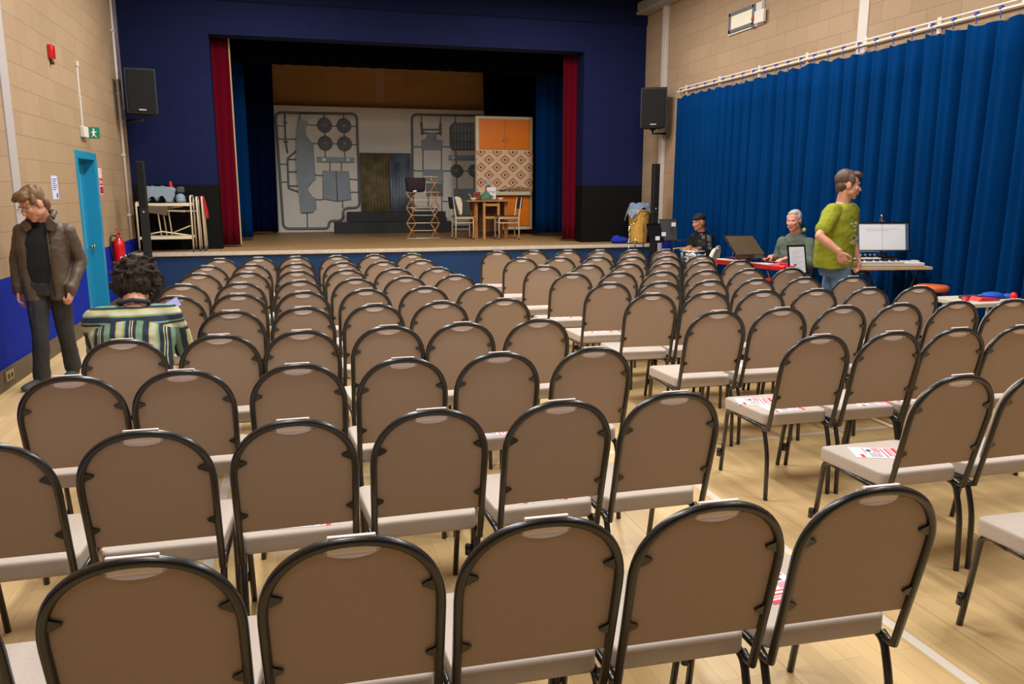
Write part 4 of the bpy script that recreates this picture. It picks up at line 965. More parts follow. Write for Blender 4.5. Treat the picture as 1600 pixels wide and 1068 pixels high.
# breakfast things
t = thing('cereal_box', 'white cereal box with red lettering standing on the breakfast table', 'cereal box', (3.90, 15.72, TZ))
B().box(3.80, 3.985, 15.70, 15.76, TZ, TZ+.26, bev=.002).obj('carton', PAPER, t)
RT = Matrix.Rotation(PI/2, 3, 'X').to_quaternion()
text_obj('red_lettering', "Kellogg's", .052, (3.893, 15.699, TZ+.175), RT, M('letter_red', (214, 24, 60), .6), t)
b = B(); b.ell((3.90, 15.698, TZ+.075), (.035, .003, .03)); b.obj('printed_bowl', M('print_green', (90, 170, 140), .6), t)
t = thing('small_carton', 'small brown and red carton with dark lettering behind the bowl on the table', 'carton', (3.60, 15.8, TZ))
B().box(3.54, 3.69, 15.80, 15.87, TZ, TZ+.165, bev=.002).obj('carton', M('carton_red', (150, 60, 40), .6), t)
text_obj('dark_lettering', 'ex', .09, (3.61, 15.799, TZ+.115), RT, M('ink_black', (26, 14, 14), .6), t)
t = thing('tea_cosy', 'green patterned tea cosy on a brown tray on the table', 'tea cosy', (3.76, 15.62, TZ+.02))
b = B(); b.lathe([(.10, 0), (.118, .02), (.105, .07), (.07, .12), (.03, .15), (.005, .158)], (3.76, 15.62, TZ+.018), seg=24)
m = M('cosy_green', (20, 96, 66), .85)
nt, bs = nodes_of(m); tc = nt.nodes.new('ShaderNodeTexCoord'); w1 = nt.nodes.new('ShaderNodeTexChecker'); w1.inputs['Scale'].default_value = 60
mp = nt.nodes.new('ShaderNodeMapping'); mp.inputs['Rotation'].default_value = (0, .785, 0); nt.links.new(tc.outputs['Object'], mp.inputs[0]); nt.links.new(mp.outputs[0], w1.inputs['Vector'])
w1.inputs['Color1'].default_value = lin((16, 92, 66)); w1.inputs['Color2'].default_value = lin((110, 170, 130)); nt.links.new(w1.outputs['Color'], bs.inputs['Base Color'])
b.obj('cosy_body', m, t)
b = B(); b.ell((3.76, 15.62, TZ+.178), (.016, .016, .014)); b.obj('bobble', M('cosy_dark', (14, 60, 44), .9), t)
t = thing('serving_tray', 'brown wooden tray under the tea cosy on the table', 'tray', (3.78, 15.62, TZ))
B().box(3.64, 3.97, 15.52, 15.695, TZ, TZ+.016, bev=.005).obj('tray_base', M('tray_brown', (168, 92, 40), .4), t)
B().box(3.64, 3.97, 15.515, 15.523, TZ+.014, TZ+.03, bev=.003).obj('tray_rim', M('tray_brown', (168, 92, 40)), t)
def bowl(x, y, r, h, label):
    t = thing('cereal_bowl', label, 'bowl', (x, y, TZ), 'white bowls on the stage table')
    b = B(); b.lathe([(r*.45, 0), (r*.5, .006), (r*.85, h*.55), (r, h), (r*.94, h), (r*.78, h*.55), (r*.4, .012)], (x, y, TZ), seg=24); b.obj('bowl_body', M('china_white', (226, 222, 206), .25, coat=.3), t)
    return t
bowl(3.50, 15.62, .07, .055, 'white bowl with a spoon at the left end of the breakfast table')
b = B(); b.tube([(3.49, 15.62, TZ+.03), (3.40, 15.61, TZ+.14)], .005); b.ell((3.495, 15.62, TZ+.028), (.02, .014, .008))
tag(b.obj('spoon', M('spoon_cream', (214, 206, 180), .3)), 'spoon standing up in the left white bowl on the stage table', 'spoon')
bowl(4.06, 15.62, .062, .055, 'white bowl at the right of the cereal box on the breakfast table')
b = B(); b.lathe([(.03, 0), (.036, .02), (.034, .07), (.03, .075), (.026, .02)], (3.72, 15.86, TZ), seg=18)
tag(b.obj('china_mug', M('china_white', (226, 222, 206))), 'small white mug beside the tea cosy on the table', 'mug')
t = thing('dried_flowers', 'bunch of brown and white dried flowers above the cereal box', 'flowers', (3.87, 15.95, TZ))
b = B(); b.lathe([(.03, 0), (.045, .05), (.03, .13), (.035, .17)], (3.87, 15.95, TZ), seg=18); b.obj('vase', M('vase_tan', (190, 150, 100), .4), t)
b = B(); rs = random.Random(4)
for k in range(18):
    a = rs.uniform(0, 6.28); q = rs.uniform(.02, .1); z = TZ+rs.uniform(.27, .44)
    b.tube([(3.87, 15.95, TZ+.15), (3.87+q*math.cos(a)*.9, 15.95+q*math.sin(a)*.5, z)], .003, seg=5)
b.obj('stems', M('stem_brown', (96, 66, 44), .7), t)
b = B(); rs = random.Random(4)
for k in range(18):
    a = rs.uniform(0, 6.28); q = rs.uniform(.02, .1); z = TZ+rs.uniform(.27, .44)
    b.ell((3.87+q*math.cos(a)*.9, 15.95+q*math.sin(a)*.5, z), (.015, .012, .026), mi=k % 3, u=8, v=6)
b.obj('flower_heads', [M('petal_white', (196, 190, 190), .8), M('petal_rust', (170, 96, 50), .8), M('petal_dark', (80, 50, 60), .8)], t)

# ------------------------------------------------------------ trolley at stage left
t = thing('tube_trolley', 'cream tube trolley with castors in front of the black wall, left of the red curtain', 'trolley', (-1.9, 13.75, ZS))
for x, zt in ((-2.32, 1.50), (-1.53, 1.60)):
    b = B(); b.tube(round_path([(x, 13.52, ZS+.07), (x, 13.52, zt), (x, 13.92, zt), (x, 13.92, ZS+.07)], .06), .014); b.obj('end_frame', CREAMM, t)
for z in (1.445, .93):
    b = B()
    for y in (13.53, 13.91): b.box(-2.31, -1.54, y-.012, y+.012, z, z+.045, bev=.004)
    b.box(-2.30, -1.55, 13.54, 13.90, z+.02, z+.03); b.obj('shelf', CREAMM, t)
for x in (-2.32, -1.53):
    for y in (13.52, 13.92):
        b = B(); b.tube([(x-.012, y, ZS+.037), (x+.012, y, ZS+.037)], .036, seg=16); b.tube([(x, y, ZS+.037), (x, y, ZS+.08)], .01); b.obj('castor', M('castor_grey', (70, 70, 72), .4), t)
t = thing('folded_table_frame', 'folded cream tube frame on castors standing right of the trolley', 'frame', (-1.41, 13.75, ZS))
for x in (-1.44, -1.36):
    b = B(); b.tube(round_path([(x, 13.60, ZS+.07), (x-.01, 13.60, 1.58), (x-.01, 13.86, 1.58), (x, 13.86, ZS+.07)], .05), .014); b.obj('tube_loop', CREAMM, t)
    for y in (13.60, 13.86):
        b = B(); b.tube([(x-.012, y, ZS+.037), (x+.012, y, ZS+.037)], .036, seg=16); b.tube([(x, y, ZS+.037), (x, y, ZS+.08)], .01); b.obj('castor', M('castor_grey', (70, 70, 72)), t)
b = B(); b.prism([(-1.40, 1.60), (-1.355, 1.605), (-1.33, 1.52), (-1.30, 1.36), (-1.29, 1.25), (-1.325, 1.24), (-1.345, 1.38), (-1.375, 1.50)], 13.64, 13.80, bev=.012, smooth=True)
tag(b.obj('red_cloth', M('cloth_red', (176, 24, 34), .85)), 'red cloth hanging on the frame beside the stage trolley', 'cloth')
t = thing('folded_chair', 'folded cream tube chair lying on the trolley bottom shelf', 'chair', (-1.9, 13.7, .97))
for k, (x, y) in enumerate(((-2.0, 13.60), (-1.93, 13.66), (-1.86, 13.72))):
    b = B(); b.tube(round_path([(x, y, .99), (x-.03, y, 1.38), (x+.38, y, 1.36)], .05), .011); b.obj('tube_leg', CREAMM if k != 1 else M('old_cream', (200, 178, 120), .4), t)
b = B(); b.tube([(-2.28, 13.56, .99), (-1.98, 13.56, 1.05), (-1.58, 13.56, .985)], .011); b.obj('tube_loop', CREAMM, t)
b = B(); b.tube([(-1.85, 13.56, 1.02), (-1.55, 13.56, 1.14)], .010); b.tube([(-1.9, 13.58, 1.41), (-1.66, 13.58, 1.44)], .010); b.obj('cross_bar', M('old_cream', (200, 178, 120)), t)
b = B(); b.prism([(-2.22, 1.36), (-1.88, 1.30), (-1.86, 1.44), (-2.26, 1.46)], 13.49, 13.51, bev=.003)
tag(b.obj('brown_board', M('board_brown', (96, 78, 62), .6)), 'brown board hanging below the trolley top shelf', 'board')
b = B()
b.prism([(-2.19, 1.60), (-2.20, 1.72), (-2.15, 1.755), (-2.08, 1.735), (-2.00, 1.75), (-1.94, 1.735), (-1.78, 1.735), (-1.75, 1.70), (-1.78, 1.62), (-1.80, 1.50), (-1.90, 1.495), (-1.91, 1.63), (-1.97, 1.63), (-2.0, 1.56), (-2.03, 1.52), (-2.06, 1.56), (-2.07, 1.63), (-2.1, 1.62), (-2.13, 1.54), (-2.16, 1.51), (-2.19, 1.53)], 13.58, 13.78, bev=.025, seg=3, smooth=True)
tag(b.obj('foam_padding', M('foam_blue', (136, 154, 170), .8, bump=(40, .5))), 'pale blue grey foam padding lying on top of the stage trolley', 'foam')
b = B(); b.ell((-1.69, 13.68, 1.565), (.075, .08, .075)); b.ell((-1.68, 13.66, 1.53), (.075, .08, .045))
tag(b.obj('foam_bundle', M('foam_blue', (136, 154, 170))), 'small round pale blue bundle at the right of the trolley top', 'bundle')
b = B(); b.box(-1.74, -1.63, 13.7, 13.8, 1.65, 1.745, bev=.02)
tag(b.obj('grey_box', M('box_grey', (70, 74, 76), .6)), 'small dark grey box behind the bundle on the trolley', 'box')
b = B(); b.lathe([(.03, 0), (.034, .02), (.034, .26), (.024, .3), (.022, .34)], (-1.84, 13.84, 1.49), seg=18)
tag(b.obj('red_tube', M('tube_red', (190, 22, 28), .4)), 'red cylinder poking up behind the foam on the trolley', 'tube')

# ------------------------------------------------------------ basket at stage right
t = thing('wicker_basket', 'tall yellow wicker laundry basket at the right end of the stage', 'basket', (6.17, 13.6, ZS))
b = B(); prof = []
for k in range(24):
    z = k*.6/23; r = .15+.045*z/.6
    prof.append((r+(.006 if k % 2 else -.002), z))
b.lathe([(.02, 0)]+prof+[(.185, .6), (.14, .05), (.01, .04)], (6.17, 13.6, ZS), seg=36)
b.obj('wicker_wall', M('wicker', (206, 158, 66), .6, var=(40, .3), bump=(70, .8)), t)
b = B(); b.tube([(6.17+.197*math.cos(a*PI/16), 13.6+.197*math.sin(a*PI/16), ZS+.6) for a in range(32)], .014, closed=True); b.obj('rim', M('wicker', (206, 158, 66)), t)
# blanket draped over it
def blanket():
    bm = bmesh.new(); n, m_ = 30, 24; g = []
    for i in range(n+1):
        row = []
        for j in range(m_+1):
            u, v = i/n, j/m_
            x = 5.86 + .52*u; y = 13.37 + .44*v
            r = math.hypot(x-6.17, y-13.6)
            z = 1.43 - max(0, r-.17)*1.30 - .02*max(0, .2-r) + .022*math.sin(u*13+v*5) + .015*math.sin(v*17-u*6)
            if r > .17: x = 6.17+(x-6.17)*(.17+(r-.17)*.45)/r; y = 13.6+(y-13.6)*(.17+(r-.17)*.5)/r
            row.append(bm.verts.new((x, y, max(z, 1.12))))
        g.append(row)
    for i in range(n):
        for j in range(m_):
            f = bm.faces.new((g[i][j], g[i+1][j], g[i+1][j+1], g[i][j+1])); f.smooth = True
    me = bpy.data.meshes.new('patterned_blanket'); bm.to_mesh(me); bm.free()
    m = M('blanket_blue', (128, 148, 176), .9)
    nt, bs = nodes_of(m); tc = nt.nodes.new('ShaderNodeTexCoord'); vo = nt.nodes.new('ShaderNodeTexVoronoi'); vo.inputs['Scale'].default_value = 28
    nt.links.new(tc.outputs['Object'], vo.inputs['Vector'])
    g = mathn(nt, 'LESS_THAN', vo.outputs['Distance'], .3)
    sx = nt.nodes.new('ShaderNodeSeparateXYZ'); nt.links.new(tc.outputs['Object'], sx.inputs[0])
    g = mathn(nt, 'MULTIPLY', g, mathn(nt, 'LESS_THAN', sx.outputs['Z'], 1.36))
    nt.links.new(mixn(nt, g, lin((122, 142, 170)), lin((206, 212, 222))), bs.inputs['Base Color'])
    o = link_mesh('patterned_blanket', me, m); solidify(o, .015); return o
tag(blanket(), 'grey blue blanket with white flecks draped over the wicker basket', 'blanket')
b = B(); b.ell((5.80, 13.62, ZS+.055), (.17, .13, .07)); b.ell((5.74, 13.6, ZS+.09), (.09, .09, .06)); b.ell((5.88, 13.62, ZS+.05), (.1, .1, .05))
tag(b.obj('blue_bundle', M('bundle_blue', (14, 40, 170), .8, bump=(12, 1))), 'crumpled bright blue cloth bundle beside the wicker basket', 'cloth')

# ------------------------------------------------------------ banquet chairs
def fabric(name, c, sc=420):
    m = bpy.data.materials.new(name); m.use_nodes = True; nt, bs = nodes_of(m)
    bs.inputs['Roughness'].default_value = .9; bs.inputs['Specular IOR Level'].default_value = .25
    tc = nt.nodes.new('ShaderNodeTexCoord'); n = nt.nodes.new('ShaderNodeTexNoise'); n.inputs['Scale'].default_value = 70; n.inputs['Detail'].default_value = 8
    mp = nt.nodes.new('ShaderNodeMapping'); mp.inputs['Scale'].default_value = (3, 3, 14); nt.links.new(tc.outputs['Object'], mp.inputs[0])
    nt.links.new(mp.outputs[0], n.inputs['Vector'])
    mp2 = nt.nodes.new('ShaderNodeMapping'); mp2.inputs['Scale'].default_value = (14, 3, 3); nt.links.new(tc.outputs['Object'], mp2.inputs[0])
    n2 = nt.nodes.new('ShaderNodeTexNoise'); n2.inputs['Scale'].default_value = 70; n2.inputs['Detail'].default_value = 8; nt.links.new(mp2.outputs[0], n2.inputs['Vector'])
    f = mathn(nt, 'MULTIPLY', mathn(nt, 'ADD', n.outputs['Fac'], n2.outputs['Fac']), .5)
    c = lin(c); r = nt.nodes.new('ShaderNodeValToRGB'); e = r.color_ramp.elements
    e[0].position = .38; e[0].color = (c[0]*.93, c[1]*.93, c[2]*.93, 1); e[1].position = .62; e[1].color = (c[0]*1.06, c[1]*1.06, c[2]*1.06, 1)
    nt.links.new(f, r.inputs['Fac']); nt.links.new(r.outputs['Color'], bs.inputs['Base Color'])
    bp = nt.nodes.new('ShaderNodeBump'); bp.inputs['Strength'].default_value = .3; bp.inputs['Distance'].default_value = .002
    nt.links.new(f, bp.inputs['Height']); nt.links.new(bp.outputs['Normal'], bs.inputs['Normal'])
    return m
m_seat = fabric('seat_fabric', (194, 182, 171)); m_bk = fabric('back_fabric', (176, 154, 134))
m_grip = M('grip_pale', (240, 228, 224), .6)
CF = M('chair_frame_black', (15, 15, 13), .36, coat=.5, spec=.6); CF.node_tree.nodes['Principled BSDF'].inputs['Coat Roughness'].default_value = .22
H0 = .945
def lean(z): return (H0-z)*.245
def arch(hw, zs, zt, n=14, p=2.25, z0=.40):
    """open outline from the bottom left round the top to the bottom right"""
    pts = [(-hw*.985, z0), (-hw, zs)]
    for k in range(1, 2*n):
        t = PI - PI*k/(2*n); c, s = math.cos(t), math.sin(t)
        pts.append((math.copysign(abs(c)**(2/p), c)*hw, zs + (zt-zs)*abs(s)**(2/p)))
    return pts + [(hw, zs), (hw*.985, z0)]
def make_chair(foil=True):
    t = bpy.data.objects.new('banquet_chair', None); col.objects.link(t); t.empty_display_size = .1
    # seat cushion: tapered, rounded
    out = []
    for cx, cy, a0, r in ((-.20, .545, 180, .035), (.20, .545, 90, .035), (.175, .20, 0, .03), (-.175, .20, -90, .03)):
        for k in range(5):
            a = math.radians(a0 - 90*k/4); out.append((cx + r*math.cos(a), cy + r*math.sin(a)))
    b = B(); b.prism(out, .408, .474, fn=lambda x, y, z: V((x, z, y)), bev=.015, seg=4, smooth=True)
    b.obj('seat', m_seat, t)
    # back cover with the scalloped top
    pts = arch(.203, .735, .922, z0=.522)
    b = B(); outl = []
    for x, z in pts:
        if abs(x) < .08: z = min(z, .908) - .016*(.5+.5*math.cos(PI*x/.08))
        outl.append((x, z))
    b.prism(outl, .004, .028, fn=lambda x, y, z: V((x, y+lean(z), z)), bev=.004, seg=2)
    b.obj('back_cover', m_bk, t)
    pts = arch(.18, .73, .905, z0=.525)
    b = B(); b.prism(pts, .028, .052, fn=lambda x, y, z: V((x, y+lean(z), z)), bev=.012, seg=3, smooth=True)
    b.obj('back_cushion', m_seat, t)
    b = B(); b.prism([(-.074, .914), (-.05, .926), (.05, .926), (.074, .914)] + [(.074*math.cos(k*PI/12)**1 if k < 12 else -.074, .9135-.023*math.sin(k*PI/12)) for k in range(1, 12)], .0, .010, fn=lambda x, y, z: V((x, y+lean(z)-.012+max(0, z-.882)*.75, z)))
    b.prism([(-.056, .90), (-.054, .9462), (.054, .9462), (.056, .90)], -.002, .010, fn=lambda x, y, z: V((x, y+lean(z), z)), bev=.002)
    b.obj('hand_grip', m_grip, t)
    # arched tube
    pts = [V((x, lean(z), z)) for x, z in arch(.2085, .735, .932)]
    hookl = [V((-.2085, .19, .405)), V((-.207, .158, .392))]; hookr = [V((.207, .158, .392)), V((.2085, .19, .405))]
    path = round_path([hookl[0], hookl[1]] + pts[:1] , .02) + pts[1:-1] + round_path(pts[-1:] + hookr, .02)
    b = B(); b.tube(path, .0128, seg=10); b.obj('back_frame', CF, t)
    for s in (-1, 1):
        for z, w in ((.797, .031), (.594, .028)):
            x0 = -.2085*s; x1 = x0 + w*s*1.25
            if z > .7: x0 *= .965; x1 = x0 + w*s*1.25
            b = B(); b.prism([(x0, z-.02), (x0+.4*(x1-x0), z-.018), (x1, z-.006), (x1+.003*s, z+.001), (x1-.004*s, z+.006), (x0+.5*(x1-x0), z+.008), (x0, z+.024)], -.006, .003, fn=lambda x, y, q: V((x, y+lean(q), q)), bev=.002)
            b.obj('bracket', CF, t)
    # seat frame and legs
    b = B()
    for s in (-1, 1):
        b.tube([(.206*s, .17, .398), (.212*s, .35, .402), (.213*s, .53, .41)], .0115, seg=8)
    b.tube([(-.206, .23, .40), (.206, .23, .40)], .009, seg=6); b.tube([(-.212, .50, .40), (.212, .50, .40)], .009, seg=6)
    b.obj('seat_frame', CF, t)
    for s in (-1, 1):
        b = B(); b.tube(round_path([(.206*s, .235, .400), (.204*s, .175, .392), (.203*s, .13, .26), (.205*s, .12, .0)], .07, 5), .0128, seg=8); b.obj('rear_leg', CF, t)
        b = B(); b.tube(round_path([(.212*s, .44, .405), (.213*s, .555, .412), (.205*s, .62, 0)], .05, 5), .0128, seg=8); b.obj('front_leg', CF, t)
    b = B(); b.tube([(-.232, .605, .10), (-.232, .600, .145)], .0145, seg=10); b.box(-.22, -.205, .595, .615, .105, .14); b.obj('link_sleeve', CF, t)
    for ch in t.children: ch.data.transform(Matrix.Scale(.957, 4, V((1, 0, 0))))
    return t
PROTO = make_chair()
ROWN = {1: 'nearest row', 2: 'second nearest row', 3: 'third row from the camera', 4: 'fourth row from the camera', 5: 'fifth row from the camera', 6: 'sixth row from the camera', 7: 'seventh row from the camera', 8: 'third row from the stage', 9: 'second row from the stage', 10: 'row nearest the stage'}
ORD = ['beside', 'second from', 'third from', 'fourth from', 'fifth from', 'sixth from']
ROWS = [('L',1,[(-.83,1.67),(-0.35,1.66),(0.09,1.64),(0.53,1.63),(0.96,1.60),(1.41,1.58)]),
('L',2,[(-.95,2.60),(-0.49,2.60),(-0.03,2.60),(0.43,2.61),(0.90,2.59),(1.35,2.60)]),
('L',3,[(-0.91,3.49),(-0.48,3.48),(-0.01,3.48),(0.45,3.48),(0.90,3.49),(1.37,3.48)]),
('L',4,[(-0.86,4.30),(-0.40,4.32),(0.02,4.36),(0.49,4.40),(0.91,4.37),(1.37,4.36)]),
('L',5,[(-0.40,5.19),(0.04,5.28),(0.50,5.26),(0.95,5.27),(1.41,5.31)]),
('L',6,[(-0.84,6.04),(-0.41,6.08),(0.05,6.10),(0.52,6.13),(0.98,6.13),(1.44,6.14)]),
('L',7,[(-0.88,6.85),(-0.44,6.80),(0.03,6.87),(0.50,6.89),(0.94,6.95),(1.39,6.95)]),
('L',8,[(-0.85,7.65),(-0.43,7.72),(0.02,7.74),(0.48,7.74),(0.94,7.73),(1.36,7.65)]),
('L',9,[(-0.85,8.47),(-0.43,8.53),(0.02,8.54),(0.49,8.53),(0.92,8.51),(1.34,8.61)]),
('L',10,[(-0.80,9.32),(-0.39,9.44),(0.02,9.47),(0.48,9.40),(0.92,9.46),(1.37,9.48)]),
('R',1,[(2.64,1.66)]),
('R',2,[(2.61,2.54),(3.07,2.54)]),
('R',3,[(2.64,3.49),(3.08,3.46),(3.50,3.47),(3.92,3.44)]),
('R',4,[(2.56,4.37),(3.02,4.42),(3.46,4.36),(3.90,4.36),(4.36,4.36),(4.80,4.30)]),
('R',5,[(2.53,5.28),(2.97,5.26),(3.42,5.25),(3.86,5.19),(4.30,5.13),(4.75,5.14)]),
('R',6,[(2.49,6.03),(2.93,5.95),(3.37,5.95),(3.81,5.94),(4.27,5.94),(4.74,5.89)]),
('R',7,[(2.45,6.81),(2.90,6.80),(3.32,6.75),(3.77,6.72),(4.23,6.76),(4.67,6.70)]),
('R',8,[(2.43,7.60),(2.90,7.61),(3.34,7.60),(3.76,7.54),(4.21,7.61),(4.66,7.61)]),
('R',9,[(2.47,8.56),(2.91,8.53),(3.35,8.51),(3.75,8.40),(4.17,8.38),(4.60,8.36)]),
('R',10,[(2.45,9.56),(2.91,9.54),(3.35,9.54),(3.76,9.43),(4.18,9.32),(4.62,9.32)])]
first = True; rnd = random.Random(11)
CH = {}
for side, row, P in ROWS:
    n = len(P); mx = sum(p[0] for p in P)/n; my = sum(p[1] for p in P)/n
    den = sum((p[0]-mx)**2 for p in P)
    sl = sum((p[0]-mx)*(p[1]-my) for p in P)/den if den > .1 else -.02
    order = list(range(n)) if side == 'R' else list(range(n-1, -1, -1))
    for k, i in enumerate(order):
        x = P[i][0]; yl = my + sl*(x-mx); yy = yl*.65 + P[i][1]*.35
        o = PROTO if first else copy_tree(PROTO); first = False
        o.location = (x, yy, 0); o.rotation_euler.z = math.atan(sl) + rnd.uniform(-.012, .012)
        if side == 'L' and row == 4 and i == 0: lb = 'taupe banquet chair with the person in the striped shirt sitting on it'
        else: lb = 'taupe banquet chair %s the aisle in the %s, %s block' % (ORD[k], ROWN[row], 'left' if side == 'L' else 'right')
        tag(o, lb, 'chair', 'banquet chairs in the %s block' % ('left' if side == 'L' else 'right'))
        CH[(side, row, k)] = (x, yy, o.rotation_euler.z)

# leaflets on the seats
m_red = M('print_red', (214, 40, 66), .6); m_pink = M('print_pink', (232, 150, 160), .6); m_ink = M('print_ink', (70, 66, 90), .6)
def leaflet(x, y, yaw, label, w=.148, h=.21):
    t = thing('leaflet', label, 'leaflet', (0, 0, 0), 'red and white leaflets on the seats')
    B().box(-w/2, w/2, -h/2, h/2, 0, .0015).obj('sheet', PAPER, t)
    z = .0015; e = .0022
    b = B(); b.box(-w/2, w/2, -h/2, -h/2+.018, z, e); b.box(-w*.48, -w*.2, h*.30, h*.38, z, e); b.box(-w*.3, w*.45, -h*.30, -h*.26, z, e); b.box(-w*.1, w*.45, h*.2, h*.22, z, e); b.box(-w*.45, w*.45, -h*.20, -h*.17, z, e)
    b.obj('red_bands', m_red, t)
    b = B(); b.box(w*.05, w*.46, -h*.14, h*.02, z, e); b.box(-w*.46, w*.46, -h*.38, -h*.32, z, e); b.obj('pink_panel', m_pink, t)
    b = B()
    for k in range(5): b.box(-w*.42, w*(.02-.05*(k % 2)), h*(.12-k*.05), h*(.12-k*.05)+.004, z, e)
    b.box(w*.1, w*.3, h*.06, h*.16, z, e); b.obj('printed_text', m_ink, t)
    t.location = (x, y, .4745); t.rotation_euler.z = yaw
    return t
for side, row, k, dx, dy, a in (('R',7,0,.02,.40,1.5),('R',6,0,.06,.37,1.45),('R',4,1,.05,.37,1.6),('R',4,0,.42,.44,1.5),('R',3,0,-.02,.28,1.62),('R',2,0,-.03,.42,1.2),
                                ('R',3,2,-.06,.30,1.5),('L',2,1,.0,.262,1.58),('L',2,3,.01,.262,1.5),('L',1,0,-.02,.40,.1),('L',3,1,.02,.262,1.6),('R',3,1,.1,.25,1.5)):
    if (side, row, k) == ('R',4,0): continue
    x, y, yaw = CH[(side, row, k)]
    leaflet(x+dx, y+dy, yaw+a, 'red leaflet on the seat %s the aisle, %s, %s' % (ORD[k], ROWN[row], 'left' if side == 'L' else 'right'), .148 if dy > .27 else .10)
x, y, yaw = CH[('R',3,0)]; leaflet(x-.09, y+.44, 1.25, 'leaflet at the front edge of the aisle seat, third row from the camera, right block')
x, y, yaw = CH[('R',10,0)]; leaflet(x+.05, y+.33, 1.5, 'red and white leaflet on the aisle seat nearest the stage, right block')

# ------------------------------------------------------------ band gear at the right
# keyboard desk
t = thing('keyboard_desk', 'pale wooden topped desk with folding metal legs by the blue curtain, under two keyboards', 'desk', (5.75, 6.75, 0))
DZ = .935
b = B(); b.prism([(5.36, 6.66), (6.15, 6.50), (6.17, 6.62), (6.16, 7.12), (6.10, 7.24), (5.62, 7.34)], DZ-.03, DZ, fn=lambda x, y, z: V((x, z, y)), bev=.003)
b.obj('desk_top', M('desk_wood', (214, 180, 128), .45, var=(4, .06)), t)
for x0, y0, x1, y1 in ((5.40, 6.75, 5.72, 6.85), (6.10, 6.62, 5.86, 6.80)):
    b = B(); b.tube([(x0, y0, DZ-.03), (x1, y1, .02)], .013); b.obj('leg', BLACKM, t)
    b = B(); b.tube([(x1, y1+.3, DZ-.03), (x0, y0+.3, .02)], .013); b.obj('leg', BLACKM, t)
b = B(); b.tube([(5.42, 6.70, DZ-.05), (5.55, 6.68, DZ-.06)], .02); b.obj('hinge', BLACKM, t)
def keyboard(cx, cy, z, L, W, yaw, body, label, knobs=False, h=.075):
    t = thing('electric_keyboard', label, 'keyboard', (0, 0, 0))
    B().box(-L/2, L/2, -W/2, W/2, 0, h*.72, bev=.01).box(-L/2, L/2, W*.05, W/2, h*.6, h, bev=.008).obj('keyboard_body', body, t)
    n = int((L-.24)/.0235); b = B()
    for k in range(n): b.box(-L/2+.03+k*.0235, -L/2+.0525+k*.0235, -W/2-.004, W*.04, h*.72, h*.72+.012)
    b.obj('white_keys', M('key_white', (232, 230, 226), .3), t)
    b = B()
    for k in range(n-1):
        if k % 7 in (0, 1, 3, 4, 5): b.box(-L/2+.0475+k*.0235, -L/2+.0585+k*.0235, -W*.2, W*.04, h*.72+.01, h*.72+.022)
    b.obj('black_keys', M('key_black', (16, 16, 17), .3), t)
    b = B()
    for k in range(9): b.tube([(-L*.3+k*.05, W*.28, h), (-L*.3+k*.05, W*.28, h+.016)], .009, seg=8)
    b.obj('knobs', BLACKPL if knobs else WHITEP, t)
    b = B(); b.box(L*.28, L*.40, W*.12, W*.42, h, h+.004); b.obj('display', M('lcd_dark', (40, 44, 46), .2), t)
    t.location = (cx, cy, z); t.rotation_euler.z = yaw
    return t
keyboard(5.68, 6.70, DZ+.003, .86, .17, math.radians(-11), M('keyboard_white', (222, 218, 210), .4), 'white electric keyboard at the front of the wooden desk', True, h=.05)
keyboard(5.60, 6.88, DZ+.003, .76, .17, math.radians(-11), M('keyboard_black', (26, 26, 28), .4), 'black electric keyboard behind the white one on the wooden desk', False, h=.085)
# music stands
def music_stand(x, y, yaw, tilt, z, w, h, label, mat, hp=.10, short=0):
    t = thing('music_stand', label, 'music stand', (0, 0, 0), 'music stands of the band')
    R = Matrix.Rotation(tilt, 4, 'X'); T = Matrix.Translation((0, 0, z)) @ R
    b = B(); b.box(-w/2, w/2, -.006, .004, 0, h, bev=.003, mat=T)
    b.obj('desk_plate', mat, t)
    b = B(); b.box(-w/2, w/2, -.045, .004, -.008, .004, bev=.002, mat=T); b.box(-w/2, -w/2+.012, -.012, .0, 0, h, mat=T); b.box(w/2-.012, w/2, -.012, .0, 0, h, mat=T); b.box(-w/2, w/2, -.012, .0, h-.012, h, mat=T)
    b.obj('ledge', BLACKM, t)
    if short:
        e = T @ V((0, .02, .1)); b = B(); b.tube([(0, e.y, short), (0, e.y, e.z-.02), e], .011); b.obj('pole', BLACKM, t)
        b = B(); b.box(-.09, .09, e.y-.03, e.y+.05, short, short+.012, bev=.003); b.obj('foot_plate', BLACKM, t)
        t.location = (x, y, 0); t.rotation_euler.z = yaw
        return t, T
    b = B(); e = T @ V((0, .02, hp)); b.tube([(0, e.y, .10), (0, e.y, e.z-.03), e], .011); b.tube([(0, e.y, e.z-.10), (0, e.y, e.z-.03)], .018); b.obj('pole', BLACKM, t)
    for k in range(3):
        a = k*2*PI/3+.5; b = B(); b.tube([(0, e.y, .30), (.24*math.cos(a), e.y+.24*math.sin(a), .012)], .009); b.obj('leg', BLACKM, t)
    t.location = (x, y, 0); t.rotation_euler.z = yaw
    return t, T
